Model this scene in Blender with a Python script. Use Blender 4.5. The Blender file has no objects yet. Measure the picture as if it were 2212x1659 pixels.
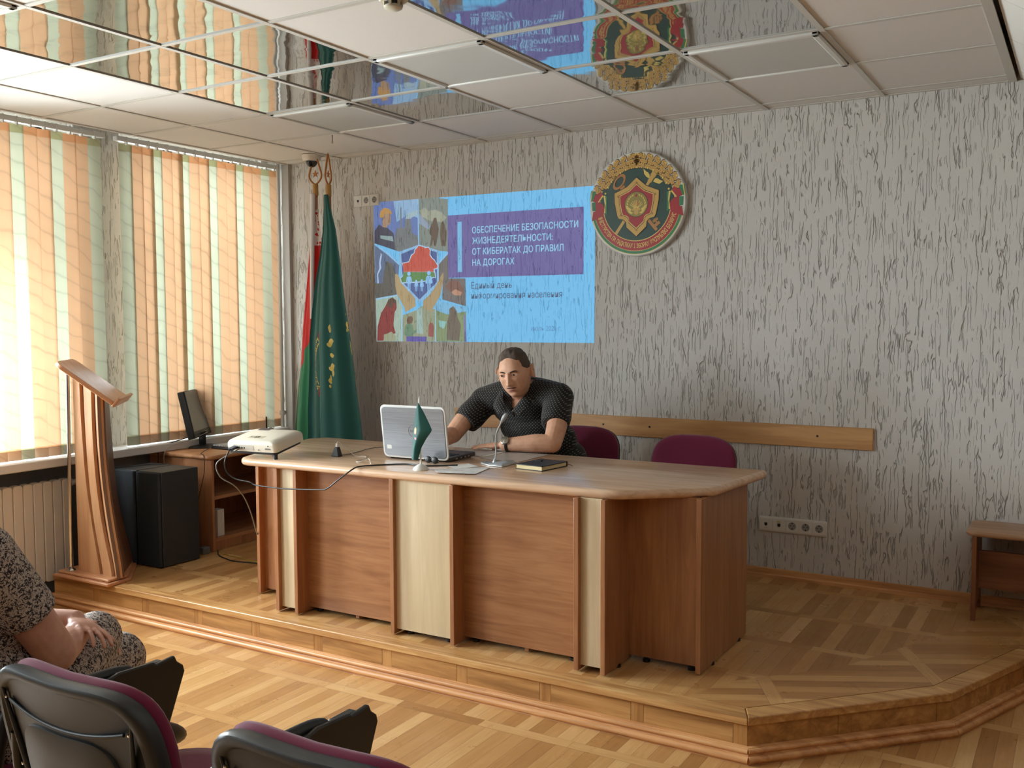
EXPOSURE = 0.9; SKY = 2.0; SLIDE_K = 0.75; WIN_P = [(-1.28, -0.06, 20, None), (-2.36, -1.60, 9, None), (-2.90, -2.42, 72, 2.0), (-4.75, -3.35, 100, 2.4), (-6.55, -5.15, 15, None), (-8.35, -6.95, 15, None)]
import bpy, bmesh, math, random
import numpy as np
from mathutils import Vector, Matrix, noise as mnoise

# ---------------------------------------------------------------- camera, sky, daylight, exposure
SC = bpy.context.scene
COL = SC.collection
PI = math.pi
def rad(d): return d * PI / 180.0

def make_camera():
    yaw, p, r = rad(-30.70888), rad(-3.66944), rad(-0.23967)
    f = Vector((math.sin(yaw) * math.cos(p), math.cos(yaw) * math.cos(p), math.sin(p)))
    r0 = Vector((math.cos(yaw), -math.sin(yaw), 0)); u0 = r0.cross(f)
    rt = math.cos(r) * r0 + math.sin(r) * u0
    up = -math.sin(r) * r0 + math.cos(r) * u0
    cd = bpy.data.cameras.new('camera')
    cd.sensor_width = 36.0; cd.lens = 2099.98 / 2212 * 36.0
    cd.clip_start = 0.05
    o = bpy.data.objects.new('camera', cd); COL.objects.link(o)
    m = Matrix((rt, up, -f)).transposed().to_4x4(); m.translation = (5.266, -5.334, 1.594)
    o.matrix_world = m
    SC.camera = o
make_camera()

SC.view_settings.view_transform = 'Standard'
SC.view_settings.look = 'None'
SC.view_settings.gamma = 1.0
SC.view_settings.use_curve_mapping = False
SC.view_settings.exposure = EXPOSURE
SC.cycles.max_bounces = 10
SC.cycles.diffuse_bounces = 6
SC.cycles.glossy_bounces = 4
SC.cycles.transmission_bounces = 6
SC.cycles.transparent_max_bounces = 8
SC.cycles.sample_clamp_indirect = 6.0
SC.cycles.caustics_reflective = False
SC.cycles.caustics_refractive = False

WIN = [(-1.28, -0.06), (-2.90, -1.60), (-4.75, -3.35), (-6.55, -5.15), (-8.35, -6.95)]   # openings in the window wall (y0, y1); the last three unseen, added for light
SILL_Z, HEAD_Z, CEIL, ST = 0.823, 2.80, 2.738, 0.165

def make_world():
    w = bpy.data.worlds.new('overcast_sky'); SC.world = w
    w.use_nodes = True
    nt = w.node_tree; nt.nodes.clear()
    out = nt.nodes.new('ShaderNodeOutputWorld'); bg = nt.nodes.new('ShaderNodeBackground')
    tc = nt.nodes.new('ShaderNodeTexCoord'); sp = nt.nodes.new('ShaderNodeSeparateXYZ')
    cr = nt.nodes.new('ShaderNodeValToRGB')
    nt.links.new(tc.outputs['Generated'], sp.inputs[0]); nt.links.new(sp.outputs['Z'], cr.inputs[0])
    e = cr.color_ramp.elements
    e[0].position = 0.0; e[0].color = (0.42, 0.45, 0.40, 1)
    e[1].position = 0.30; e[1].color = (0.93, 0.97, 1.0, 1)
    n = e.new(0.06); n.color = (0.80, 0.84, 0.85, 1)
    nt.links.new(cr.outputs[0], bg.inputs[0]); bg.inputs[1].default_value = SKY
    nt.links.new(bg.outputs[0], out.inputs[0])
make_world()

def window_light(y0, y1, power, col, z1=None):
    ld = bpy.data.lights.new('daylight_fill', 'AREA'); ld.shape = 'RECTANGLE'
    z1 = HEAD_Z - .05 if z1 is None else z1; ld.size = z1 - SILL_Z - 0.05; ld.size_y = y1 - y0 - 0.06
    ld.energy = power; ld.color = col; ld.spread = rad(150)
    o = bpy.data.objects.new('daylight_fill_at_window', ld); COL.objects.link(o)
    o.location = (-0.42, (y0 + y1) / 2, (z1 + SILL_Z) / 2)
    o.rotation_euler = (0, rad(-90 + 14), 0)     # the sky's light comes slanting down
for a, b, p, z1 in WIN_P:  # rows beyond the two blinds are added lamps, tuned to brighten the room
    window_light(a, b, p, (0.86, 0.945, 1.0), z1)

# ---------------------------------------------------------------- mesh helpers
class MB:
    def __init__(s): s.v = []; s.f = []; s.m = []
    def add(s, vs, fs, mi=0):
        k = len(s.v); s.v += [tuple(p) for p in vs]
        for f in fs: s.f.append(tuple(k + i for i in f)); s.m.append(mi)
        return s
    def box(s, x0, y0, z0, x1, y1, z1, mi=0):
        vs = [(x, y, z) for x in (x0, x1) for y in (y0, y1) for z in (z0, z1)]
        return s.add(vs, [(0, 1, 3, 2), (4, 6, 7, 5), (0, 4, 5, 1), (2, 3, 7, 6), (0, 2, 6, 4), (1, 5, 7, 3)], mi)
    def hexa(s, pts, mi=0):      # 4 bottom, 4 top (both counter-clockwise seen from above)
        return s.add(pts, [(3, 2, 1, 0), (4, 5, 6, 7), (0, 1, 5, 4), (1, 2, 6, 5), (2, 3, 7, 6), (3, 0, 4, 7)], mi)
    def prism(s, poly, h0, h1, fr=None, mi=0):
        # poly: 2d points; fr = (origin, ex, ey, ez)
        if fr is None: fr = ((0, 0, 0), (1, 0, 0), (0, 1, 0), (0, 0, 1))
        o, ex, ey, ez = [Vector(a) for a in fr]
        n = len(poly)
        vs = [o + ex * p[0] + ey * p[1] + ez * h0 for p in poly] + [o + ex * p[0] + ey * p[1] + ez * h1 for p in poly]
        fs = [tuple(range(n - 1, -1, -1)), tuple(range(n, 2 * n))] + [(i, (i + 1) % n, n + (i + 1) % n, n + i) for i in range(n)]
        return s.add(vs, fs, mi)
    def tube(s, path, r, n=10, cap=True, mi=0, flat=1.0):
        P = [Vector(p) for p in path]; k = len(P)
        R = [r] * k if isinstance(r, (int, float)) else list(r)
        rows = []; ref = None
        for i in range(k):
            t = (P[min(i + 1, k - 1)] - P[max(i - 1, 0)]).normalized()
            if ref is None:
                ref = Vector((0, 0, 1)) if abs(t.z) < 0.9 else Vector((1, 0, 0))
            a = (ref - t * ref.dot(t)).normalized(); b = t.cross(a); ref = a
            rows.append([P[i] + (a * math.cos(2 * PI * j / n) * flat + b * math.sin(2 * PI * j / n)) * R[i] for j in range(n)])
        vs = [p for row in rows for p in row]
        fs = [(i * n + j, i * n + (j + 1) % n, (i + 1) * n + (j + 1) % n, (i + 1) * n + j) for i in range(k - 1) for j in range(n)]
        if cap: fs += [tuple(range(n - 1, -1, -1)), tuple((k - 1) * n + j for j in range(n))]
        return s.add(vs, fs, mi)
    def lathe(s, prof, n=24, o=(0, 0, 0), ez=(0, 0, 1), mi=0):
        ez = Vector(ez).normalized(); ex = ez.orthogonal().normalized(); ey = ez.cross(ex); o = Vector(o)
        vs = []; k = len(prof)
        for r, z in prof:
            vs += [o + ez * z + (ex * math.cos(2 * PI * j / n) + ey * math.sin(2 * PI * j / n)) * r for j in range(n)]
        fs = [(i * n + j, i * n + (j + 1) % n, (i + 1) * n + (j + 1) % n, (i + 1) * n + j) for i in range(k - 1) for j in range(n)]
        if prof[0][0] > 1e-6: fs.append(tuple(range(n - 1, -1, -1)))
        if prof[-1][0] > 1e-6: fs.append(tuple((k - 1) * n + j for j in range(n)))
        return s.add(vs, fs, mi)
    def ell(s, c, r, nu=20, nv=12, rot=None, mi=0):
        c = Vector(c); R = rot if rot is not None else Matrix.Identity(3)
        vs = []
        for i in range(nv + 1):
            th = PI * i / nv
            for j in range(nu):
                ph = 2 * PI * j / nu
                vs.append(c + R @ Vector((r[0] * math.sin(th) * math.cos(ph), r[1] * math.sin(th) * math.sin(ph), r[2] * math.cos(th))))
        fs = []
        for i in range(nv):
            for j in range(nu):
                a, b, cc, d = i * nu + j, i * nu + (j + 1) % nu, (i + 1) * nu + (j + 1) % nu, (i + 1) * nu + j
                fs.append((d, cc, b, a))
        return s.add(vs, fs, mi)
    def grid(s, fn, nu, nv, mi=0, closeu=False):
        vs = [fn(i / nu, j / nv) for j in range(nv + 1) for i in range(nu + (0 if closeu else 1))]
        w = nu if closeu else nu + 1
        fs = [(j * w + i, j * w + (i + 1) % w, (j + 1) * w + (i + 1) % w, (j + 1) * w + i) for j in range(nv) for i in range(nu)]
        return s.add(vs, fs, mi)
    def slab(s, fn, nu, nv, th, mi=0):   # sheet with thickness along its own normals
        P = [[Vector(fn(i / nu, j / nv)) for i in range(nu + 1)] for j in range(nv + 1)]
        def nrm(i, j):
            a = P[j][min(i + 1, nu)] - P[j][max(i - 1, 0)]; b = P[min(j + 1, nv)][i] - P[max(j - 1, 0)][i]
            return a.cross(b).normalized()
        w = nu + 1; n = w * (nv + 1)
        top = [P[j][i] for j in range(nv + 1) for i in range(w)]
        bot = [P[j][i] - nrm(i, j) * th for j in range(nv + 1) for i in range(w)]
        fs = []
        for j in range(nv):
            for i in range(nu):
                a, b, c, d = j * w + i, j * w + i + 1, (j + 1) * w + i + 1, (j + 1) * w + i
                fs += [(a, b, c, d), (n + d, n + c, n + b, n + a)]
        for i in range(nu):
            fs.append((i + 1, i, n + i, n + i + 1)); k = nv * w
            fs.append((k + i, k + i + 1, n + k + i + 1, n + k + i))
        for j in range(nv):
            fs.append((j * w, (j + 1) * w, n + (j + 1) * w, n + j * w)); k = nu
            fs.append(((j + 1) * w + k, j * w + k, n + j * w + k, n + (j + 1) * w + k))
        return s.add(top + bot, fs, mi)

def root_loc(o):
    p = Vector((0, 0, 0))
    while o is not None:
        p += o.location; o = o.parent
    return p

def obj(name, mb, mats, parent=None, smooth=None, bevel=0.0, seg=2, local=False, sub=0):
    me = bpy.data.meshes.new(name)
    off = Vector((0, 0, 0)) if (local or parent is None) else root_loc(parent)
    me.from_pydata([(p[0] - off.x, p[1] - off.y, p[2] - off.z) for p in mb.v], [], mb.f)
    if not isinstance(mats, (list, tuple)): mats = [mats]
    for m in mats: me.materials.append(m)
    if len(mats) > 1: me.polygons.foreach_set('material_index', mb.m)
    bm = bmesh.new(); bm.from_mesh(me); bmesh.ops.recalc_face_normals(bm, faces=bm.faces); bm.to_mesh(me); bm.free()
    me.update()
    if smooth is not None:
        me.polygons.foreach_set('use_smooth', [True] * len(me.polygons))
        me.set_sharp_from_angle(angle=rad(smooth))
    o = bpy.data.objects.new(name, me); COL.objects.link(o)
    if parent is not None: o.parent = parent
    if bevel > 0:
        b = o.modifiers.new('bevel', 'BEVEL'); b.width = bevel; b.segments = seg; b.limit_method = 'ANGLE'; b.angle_limit = rad(40)
        b.harden_normals = False
        if smooth is None:
            me.polygons.foreach_set('use_smooth', [True] * len(me.polygons)); me.set_sharp_from_angle(angle=rad(35))
    if sub:
        sm = o.modifiers.new('sub', 'SUBSURF'); sm.levels = sub; sm.render_levels = sub
    return o

def tag(o, label, cat, group=None):
    o['label'] = label; o['category'] = cat
    if group: o['group'] = group
    return o
def thing(name, label, cat, loc=(0, 0, 0), rz=0.0, group=None):
    o = bpy.data.objects.new(name, None); COL.objects.link(o)
    o.location = loc; o.rotation_euler = (0, 0, rz); o.empty_display_size = 0.1
    return tag(o, label, cat, group)
def struct(name, mb, mats, **k):
    o = obj(name, mb, mats, **k)
    if o.parent is None: o['kind'] = 'structure'
    return o
def copy_tree(o, parent=None):
    c = o.copy(); COL.objects.link(c)
    if parent is not None: c.parent = parent
    for ch in [x for x in bpy.data.objects if x.parent == o]: copy_tree(ch, c)
    return c

def apply_mods(o):
    dg = bpy.context.evaluated_depsgraph_get(); dg.update()
    me = bpy.data.meshes.new_from_object(o.evaluated_get(dg))
    o.modifiers.clear(); o.data = me
    return o

def arc(cx, cy, r, a0, a1, n):
    return [(cx + r * math.cos(rad(a0 + (a1 - a0) * i / n)), cy + r * math.sin(rad(a0 + (a1 - a0) * i / n))) for i in range(n + 1)]
def rrect(x0, y0, x1, y1, r, n=5):
    return arc(x1 - r, y0 + r, r, -90, 0, n) + arc(x1 - r, y1 - r, r, 0, 90, n) + arc(x0 + r, y1 - r, r, 90, 180, n) + arc(x0 + r, y0 + r, r, 180, 270, n)
def smoothpath(pts, n=8):
    P = [Vector(p) for p in pts]; out = []
    for i in range(len(P) - 1):
        p0, p1, p2, p3 = P[max(i - 1, 0)], P[i], P[i + 1], P[min(i + 2, len(P) - 1)]
        for k in range(n):
            t = k / n
            out.append(0.5 * ((2 * p1) + (p2 - p0) * t + (2 * p0 - 5 * p1 + 4 * p2 - p3) * t * t + (3 * p1 - p0 - 3 * p2 + p3) * t ** 3))
    out.append(P[-1]); return out
def lerp_tab(tab, x):
    if x <= tab[0][0]: return tab[0][1]
    for (a, b), (c, d) in zip(tab, tab[1:]):
        if x <= c: return b + (d - b) * (x - a) / (c - a)
    return tab[-1][1]
def sstep(a, b, x):
    t = min(1, max(0, (x - a) / (b - a))); return t * t * (3 - 2 * t)

_glyph_cache = {}
def text_mesh(body, size, bold=0.0, align='LEFT'):
    """flat glyph outlines as (verts2d, faces), baseline at y=0"""
    key = (body, size, bold, align)
    if key in _glyph_cache: return _glyph_cache[key]
    cu = bpy.data.curves.new('txt', 'FONT'); cu.body = body; cu.size = size; cu.offset = bold
    cu.align_x = align; cu.resolution_u = 3; cu.fill_mode = 'FRONT'
    o = bpy.data.objects.new('txt', cu); COL.objects.link(o)
    dg = bpy.context.evaluated_depsgraph_get(); dg.update()
    me = bpy.data.meshes.new_from_object(o.evaluated_get(dg))
    vs = [(v.co.x, v.co.y) for v in me.vertices]; fs = [tuple(p.vertices) for p in me.polygons]
    bpy.data.objects.remove(o); bpy.data.curves.remove(cu); bpy.data.meshes.remove(me)
    _glyph_cache[key] = (vs, fs); return vs, fs

# ---------------------------------------------------------------- materials
def lin(c):
    def g(x):
        x /= 255.0
        return x / 12.92 if x <= 0.04045 else ((x + 0.055) / 1.055) ** 2.4
    return (g(c[0]), g(c[1]), g(c[2]), 1.0)
class Mat:
    def __init__(s, name):
        s.m = bpy.data.materials.new(name); s.m.use_nodes = True
        s.t = s.m.node_tree; s.N = s.t.nodes; s.L = s.t.links
        s.b = s.N['Principled BSDF']; s.out = s.N['Material Output']
    def n(s, t, **kw):
        x = s.N.new(t)
        for k, v in kw.items(): setattr(x, k, v)
        return x
    def l(s, a, b): s.L.new(a, b)
    def math(s, op, a, b=None, c=None):
        x = s.n('ShaderNodeMath', operation=op)
        for i, q in enumerate((a, b, c)):
            if q is None: continue
            if isinstance(q, (int, float)): x.inputs[i].default_value = q
            else: s.l(q, x.inputs[i])
        return x.outputs[0]
    def coords(s, kind='Object', scale=(1, 1, 1), rot=(0, 0, 0), loc=(0, 0, 0)):
        tc = s.n('ShaderNodeTexCoord'); mp = s.n('ShaderNodeMapping')
        mp.inputs['Scale'].default_value = scale; mp.inputs['Rotation'].default_value = rot; mp.inputs['Location'].default_value = loc
        s.l(tc.outputs[kind], mp.inputs[0]); return mp.outputs[0]
    def noise(s, vec, scale, detail=3, rough=0.5, dist=0.0):
        x = s.n('ShaderNodeTexNoise'); x.inputs['Scale'].default_value = scale; x.inputs['Detail'].default_value = detail
        x.inputs['Roughness'].default_value = rough; x.inputs['Distortion'].default_value = dist
        s.l(vec, x.inputs['Vector']); return x.outputs['Fac']
    def ramp(s, fac, stops, interp='LINEAR'):
        x = s.n('ShaderNodeValToRGB'); e = x.color_ramp.elements; x.color_ramp.interpolation = interp
        e[0].position, e[0].color = stops[0][0], stops[0][1]
        e[1].position, e[1].color = stops[-1][0], stops[-1][1]
        for p, c in stops[1:-1]:
            q = e.new(p); q.color = c
        s.l(fac, x.inputs[0]); return x.outputs[0]
    def mix(s, fac, a, b, mode='MIX'):
        x = s.n('ShaderNodeMix', data_type='RGBA', blend_type=mode)
        for i, q in ((0, fac), (6, a), (7, b)):
            if isinstance(q, (int, float)): x.inputs[i].default_value = q
            elif isinstance(q, tuple): x.inputs[i].default_value = q
            else: s.l(q, x.inputs[i])
        return x.outputs[2]
    def bump(s, h, strength, dist=0.002, normal=None):
        x = s.n('ShaderNodeBump'); x.inputs['Strength'].default_value = strength; x.inputs['Distance'].default_value = dist
        s.l(h, x.inputs['Height']); s.l(x.outputs[0], s.b.inputs['Normal']); return x
    def set(s, **k):
        for a, v in k.items():
            i = s.b.inputs[{'col': 'Base Color', 'rough': 'Roughness', 'metal': 'Metallic', 'spec': 'Specular IOR Level', 'coat': 'Coat Weight',
                            'coatr': 'Coat Roughness', 'em': 'Emission Color', 'ems': 'Emission Strength', 'sheen': 'Sheen Weight', 'alpha': 'Alpha',
                            'sss': 'Subsurface Weight', 'trans': 'Transmission Weight', 'ior': 'IOR'}[a]]
            if isinstance(v, (int, float, tuple)): i.default_value = v
            else: s.l(v, i)
        return s

def plain(name, col, rough=0.5, metal=0.0, spec=0.5, grain=0.0, gscale=40, bump=0.0, **k):
    q = Mat(name); c = lin(col); q.set(rough=rough, metal=metal, spec=spec, **k)
    if grain > 0:
        f = q.noise(q.coords(), gscale, 4, 0.6)
        d = tuple(x * (1 - grain) for x in c[:3]) + (1,); e = tuple(min(1, x * (1 + grain)) for x in c[:3]) + (1,)
        q.set(col=q.ramp(f, [(0.3, d), (0.7, e)]))
        if bump > 0: q.bump(f, bump)
    else:
        q.set(col=c)
    return q.m

def wood(name, dark, mid, light, axis='Z', scale=1.0, rough=0.38, coat=0.0, streak=0.5):
    q = Mat(name)
    sc = {'X': (1.2, 16, 16), 'Y': (16, 1.2, 16), 'Z': (16, 16, 1.2)}[axis]
    v = q.coords(scale=tuple(a * scale for a in sc))
    a = q.noise(v, 2.2, 6, 0.62, 1.2)
    v2 = q.coords(scale=tuple(a * scale * 0.35 for a in sc), loc=(3, 5, 7))
    b = q.noise(v2, 1.6, 3, 0.5, 2.0)
    f = q.math('ADD', q.math('MULTIPLY', a, streak), q.math('MULTIPLY', b, 1 - streak))
    q.set(col=q.ramp(f, [(0.34, lin(dark)), (0.5, lin(mid)), (0.66, lin(light))]), rough=rough, coat=coat)
    q.bump(a, 0.05, 0.001)
    return q.m

# ---------------------------------------------------------------- setting: materials
def plaster(name, base, groove_shade, seed=0.0, strength=0.95, slide=False):
    """bark-beetle plaster: vertical worm grooves"""
    q = Mat(name)
    tc = q.n('ShaderNodeTexCoord'); geo = q.n('ShaderNodeNewGeometry')
    d = q.n('ShaderNodeTexNoise'); d.inputs['Scale'].default_value = 16; d.inputs['Detail'].default_value = 2
    q.l(geo.outputs['Position'], d.inputs['Vector'])
    ctr = q.n('ShaderNodeVectorMath', operation='SUBTRACT'); q.l(d.outputs['Color'], ctr.inputs[0]); ctr.inputs[1].default_value = (.5, .5, .5)
    off = q.n('ShaderNodeVectorMath', operation='SCALE'); off.inputs['Scale'].default_value = 0.016
    q.l(ctr.outputs[0], off.inputs[0])
    ad = q.n('ShaderNodeVectorMath', operation='ADD'); q.l(geo.outputs['Position'], ad.inputs[0]); q.l(off.outputs[0], ad.inputs[1])
    def strand(zs, k, scale, detail):
        m = q.n('ShaderNodeMapping'); m.inputs['Scale'].default_value = (1, 1, zs); m.inputs['Location'].default_value = (seed + k * 3.7, k * 1.3, k * 2.1)
        q.l(ad.outputs[0], m.inputs[0])
        x = q.n('ShaderNodeTexNoise'); x.inputs['Scale'].default_value = scale; x.inputs['Detail'].default_value = detail; x.inputs['Roughness'].default_value = 0.4
        q.l(m.outputs[0], x.inputs['Vector']); return x.outputs['Fac']
    masks = []
    for k, (sc, wd, lo, gs) in enumerate(((30, 0.022, 0.525, 24), (44, 0.028, 0.54, 34), (60, 0.034, 0.57, 40))):
        dd = q.math('ABSOLUTE', q.math('SUBTRACT', strand(0.05, k, sc, 0.5), 0.5))
        line = q.n('ShaderNodeMapRange'); line.interpolation_type = 'SMOOTHSTEP'
        line.inputs[1].default_value = 0.0; line.inputs[2].default_value = wd; line.inputs[3].default_value = 1.0; line.inputs[4].default_value = 0.0
        q.l(dd, line.inputs[0])
        gate = q.n('ShaderNodeMapRange'); gate.inputs[1].default_value = lo - 0.025; gate.inputs[2].default_value = lo + 0.025
        q.l(strand(0.30, k + 5, gs, 1.0), gate.inputs[0])
        masks.append(q.math('MULTIPLY', line.outputs[0], gate.outputs[0]))
    groove = q.math('MAXIMUM', q.math('MAXIMUM', masks[0], masks[1]), masks[2])
    fine = q.n('ShaderNodeTexNoise'); fine.inputs['Scale'].default_value = 160; fine.inputs['Detail'].default_value = 3
    q.l(geo.outputs['Position'], fine.inputs['Vector'])
    h = q.math('ADD', q.math('MULTIPLY', groove, -1.0), q.math('MULTIPLY', fine.outputs['Fac'], 0.10))
    q.bump(h, strength, 0.006)
    q.groove = groove
    q.set(col=q.mix(groove, lin(base), lin(groove_shade)), rough=0.75, spec=0.25)  # grooves darker: their shade is put into the base colour
    return q

def parquet(name, rot=0.0, loc=(0, 0, 0), bw=0.062, row=0.43, strip=0.058, tone=1.0, gloss=0.30):
    """oak parquet: boards along Y in rows parted by single boards along X"""
    q = Mat(name)
    v = q.coords('Object', rot=(0, 0, rot), loc=loc)
    sp = q.n('ShaderNodeSeparateXYZ'); q.l(v, sp.inputs[0]); X, Y = sp.outputs[0], sp.outputs[1]
    per = row + strip
    yr = q.math('DIVIDE', Y, per); ri = q.math('FLOOR', yr); fy = q.math('MULTIPLY', q.math('FRACT', yr), per)
    isstrip = q.math('GREATER_THAN', fy, row)
    xs = q.math('ADD', X, q.math('MULTIPLY', ri, 0.027))
    xc = q.math('DIVIDE', xs, bw); xi = q.math('FLOOR', xc); fx = q.math('FRACT', xc)
    sc = q.math('DIVIDE', q.math('ADD', X, q.math('MULTIPLY', ri, 0.171)), 0.40); si = q.math('FLOOR', sc); fs = q.math('FRACT', sc)
    # id of the board
    idx = q.math('ADD', q.math('MULTIPLY', xi, q.math('SUBTRACT', 1.0, isstrip)), q.math('MULTIPLY', q.math('ADD', si, 500.5), isstrip))
    cb = q.n('ShaderNodeCombineXYZ'); q.l(idx, cb.inputs[0]); q.l(ri, cb.inputs[1])
    wn = q.n('ShaderNodeTexWhiteNoise', noise_dimensions='3D'); q.l(cb.outputs[0], wn.inputs['Vector'])
    # seams
    def seam(f, w, wid):
        a = q.math('MINIMUM', f, q.math('SUBTRACT', 1.0, f)); return q.math('LESS_THAN', q.math('MULTIPLY', a, w), wid)
    s1 = seam(fx, bw, 0.0007); s2 = seam(fs, 0.40, 0.0007)
    sx = q.math('ADD', q.math('MULTIPLY', s1, q.math('SUBTRACT', 1.0, isstrip)), q.math('MULTIPLY', s2, isstrip))
    e1 = q.math('LESS_THAN', q.math('ABSOLUTE', q.math('SUBTRACT', fy, row)), 0.0008); e2 = q.math('LESS_THAN', fy, 0.0008)
    sm = q.math('MAXIMUM', sx, q.math('MAXIMUM', e1, e2))
    # grain, long in the board's own direction
    def grain(scl):
        mp = q.n('ShaderNodeMapping'); mp.inputs['Scale'].default_value = scl
        ad = q.n('ShaderNodeVectorMath', operation='ADD'); q.l(v, ad.inputs[0])
        s3 = q.n('ShaderNodeVectorMath', operation='SCALE'); s3.inputs['Scale'].default_value = 9.0; q.l(wn.outputs['Color'], s3.inputs[0]); q.l(s3.outputs[0], ad.inputs[1])
        q.l(ad.outputs[0], mp.inputs[0]); return q.noise(mp.outputs[0], 3.0, 5, 0.6, 0.8)
    gy = grain((22, 1.6, 1)); gx = grain((1.6, 22, 1))
    gm = q.n('ShaderNodeMix'); q.l(isstrip, gm.inputs[0]); q.l(gy, gm.inputs[2]); q.l(gx, gm.inputs[3])
    tone_f = q.math('ADD', q.math('MULTIPLY', wn.outputs['Value'], 0.55), q.math('MULTIPLY', gm.outputs[0], 0.45))
    def t(c): return tuple(x * tone for x in lin(c)[:3]) + (1,)
    col = q.ramp(tone_f, [(0.12, t((150, 104, 58))), (0.38, t((176, 128, 76))), (0.60, t((192, 146, 92))), (0.88, t((216, 176, 122)))])
    col = q.mix(q.math('MULTIPLY', sm, 0.65), col, lin((70, 44, 22)))
    rn = q.noise(q.coords('Object', scale=(1, 1, 1)), 5, 4, 0.6)
    q.set(col=col, rough=q.ramp(rn, [(0.3, (gloss - 0.06,) * 3 + (1,)), (0.7, (gloss + 0.12,) * 3 + (1,))]), spec=0.5)
    q.bump(q.math('SUBTRACT', q.math('MULTIPLY', gm.outputs[0], 0.15), sm), 0.25, 0.0008)
    return q.m

WALLQ = plaster('bark_beetle_plaster', (206, 203, 198), (176, 171, 164))
M_WALL = WALLQ.m
M_WALL_LOW = plain('grey_parapet', (120, 122, 124), 0.7, grain=0.05, gscale=30)  # one grey below the sill, darker than the wall above
M_FLOOR = parquet('oak_parquet', loc=(0.03, 0.17, 0))
M_STAGE = parquet('oak_parquet_stage', loc=(0.01, 0.06, 0), row=0.40)
M_STAGE2 = parquet('oak_parquet_stage_corner', rot=rad(62), loc=(0.2, 0.1, 0), row=0.62)
M_OAKX = wood('oak_board_long', (146, 100, 56), (186, 138, 84), (218, 176, 118), 'X', 1.0, 0.36)
M_OAKR = wood('oak_board_riser', (140, 96, 52), (176, 128, 74), (206, 160, 102), 'X', 0.8, 0.42)
M_SKIRT = wood('pine_skirting', (170, 116, 70), (206, 150, 98), (226, 176, 122), 'X', 0.9, 0.4)
M_WHITE = plain('white_plastic', (226, 226, 222), 0.4)
M_WHITEP = plain('white_painted_metal', (214, 214, 208), 0.35)
M_TILE = plain('ceiling_tile_board', (222, 218, 212), 0.9, spec=0.1, grain=0.03, gscale=260, bump=0.15)
M_GRID = plain('ceiling_grid_steel', (200, 197, 188), 0.5)
M_SOFF = plain('white_soffit_board', (232, 230, 222), 0.55)
M_DARKGAP = plain('dark_gap', (28, 28, 28), 0.9)

# mirror-polished ceiling panels, a little wavy
def mirror():
    q = Mat('mirror_ceiling_panel')
    q.set(col=(0.66, 0.67, 0.66, 1), rough=0.035, metal=1.0)
    v = q.coords('Object', scale=(1, 1, 1))
    a = q.noise(v, 4.2, 2, 0.4, 0.5)
    q.bump(a, 0.16, 0.012)
    return q.m
M_MIRROR = mirror()
def glass():
    q = Mat('window_glass')
    tr = q.n('ShaderNodeBsdfTransparent'); gl = q.n('ShaderNodeBsdfGlossy'); mx = q.n('ShaderNodeMixShader')
    tr.inputs[0].default_value = (0.94, 0.96, 0.96, 1); gl.inputs['Roughness'].default_value = 0.02; mx.inputs[0].default_value = 0.06
    q.l(tr.outputs[0], mx.inputs[1]); q.l(gl.outputs[0], mx.inputs[2]); q.l(mx.outputs[0], q.out.inputs[0]); return q.m
M_GLASS = glass()

# ---------------------------------------------------------------- setting: shell
XR, YB = 6.6, -9.2          # right wall, back wall
struct('floor', MB().box(-0.0, YB, -0.1, XR, 0.2, 0.0), M_FLOOR)
struct('wall_front', MB().box(-0.4, 0.0, -0.1, XR + 0.1, 0.2, 3.2), M_WALL)
M_DARK_WALL = wood('dark_unseen_wall_wood', (70, 50, 38), (92, 68, 52), (108, 82, 62), 'Z', .5, .5)  # panelling made up; unseen walls kept dark to cut bounced light
struct('wall_right', MB().box(XR, YB, -0.1, XR + 0.2, 0.2, 3.2), M_DARK_WALL)
struct('wall_back', MB().box(-0.4, YB - 0.2, -0.1, XR + 0.2, YB, 3.2), M_DARK_WALL)
# window wall: parapet, piers, lintel
wl = MB()
edges = [0.0] + [c for a, b in WIN for c in (b, a)] + [YB]
for i in range(0, len(edges), 2):
    wl.box(-0.40, edges[i + 1], SILL_Z - 0.05, 0.0, edges[i], HEAD_Z)
wl.box(-0.40, YB, HEAD_Z, 0.0, 0.0, 3.2)
struct('wall_left', wl, M_WALL)
struct('wall_left_parapet', MB().box(-0.40, YB, -0.1, -0.02, 0.0, SILL_Z - 0.05), M_WALL_LOW)
# windows: frame + pane
for k, (a, b) in enumerate(WIN):
    w = bpy.data.objects.new('window_%d' % (k + 1), None); COL.objects.link(w); w['kind'] = 'structure'
    w.location = (-0.30, (a + b) / 2, SILL_Z)
    fr = MB(); t = 0.06
    fr.box(-0.34, a, SILL_Z, -0.28, a + t, HEAD_Z); fr.box(-0.34, b - t, SILL_Z, -0.28, b, HEAD_Z)
    fr.box(-0.34, a, SILL_Z, -0.28, b, SILL_Z + t); fr.box(-0.34, a, HEAD_Z - t, -0.28, b, HEAD_Z)
    fr.box(-0.34, (a + b) / 2 - 0.04, SILL_Z, -0.28, (a + b) / 2 + 0.04, HEAD_Z)
    fr.box(-0.34, a, 2.18, -0.28, b, 2.25)
    obj('window_frame', fr, M_WHITE, w)
    obj('window_pane', MB().box(-0.312, a + 0.03, SILL_Z + 0.03, -0.308, b - 0.03, HEAD_Z - 0.03), M_GLASS, w)
struct('window_sill', MB().box(-0.30, -3.1, SILL_Z - 0.05, 0.20, -0.001, SILL_Z), plain('sill_paint', (222, 220, 216), 0.35), bevel=0.006)
struct('window_sill', MB().box(-0.30, YB + .01, SILL_Z - 0.05, 0.20, -3.2, SILL_Z), plain('sill_paint_back', (222, 220, 216), 0.35), bevel=0.006)

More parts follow.
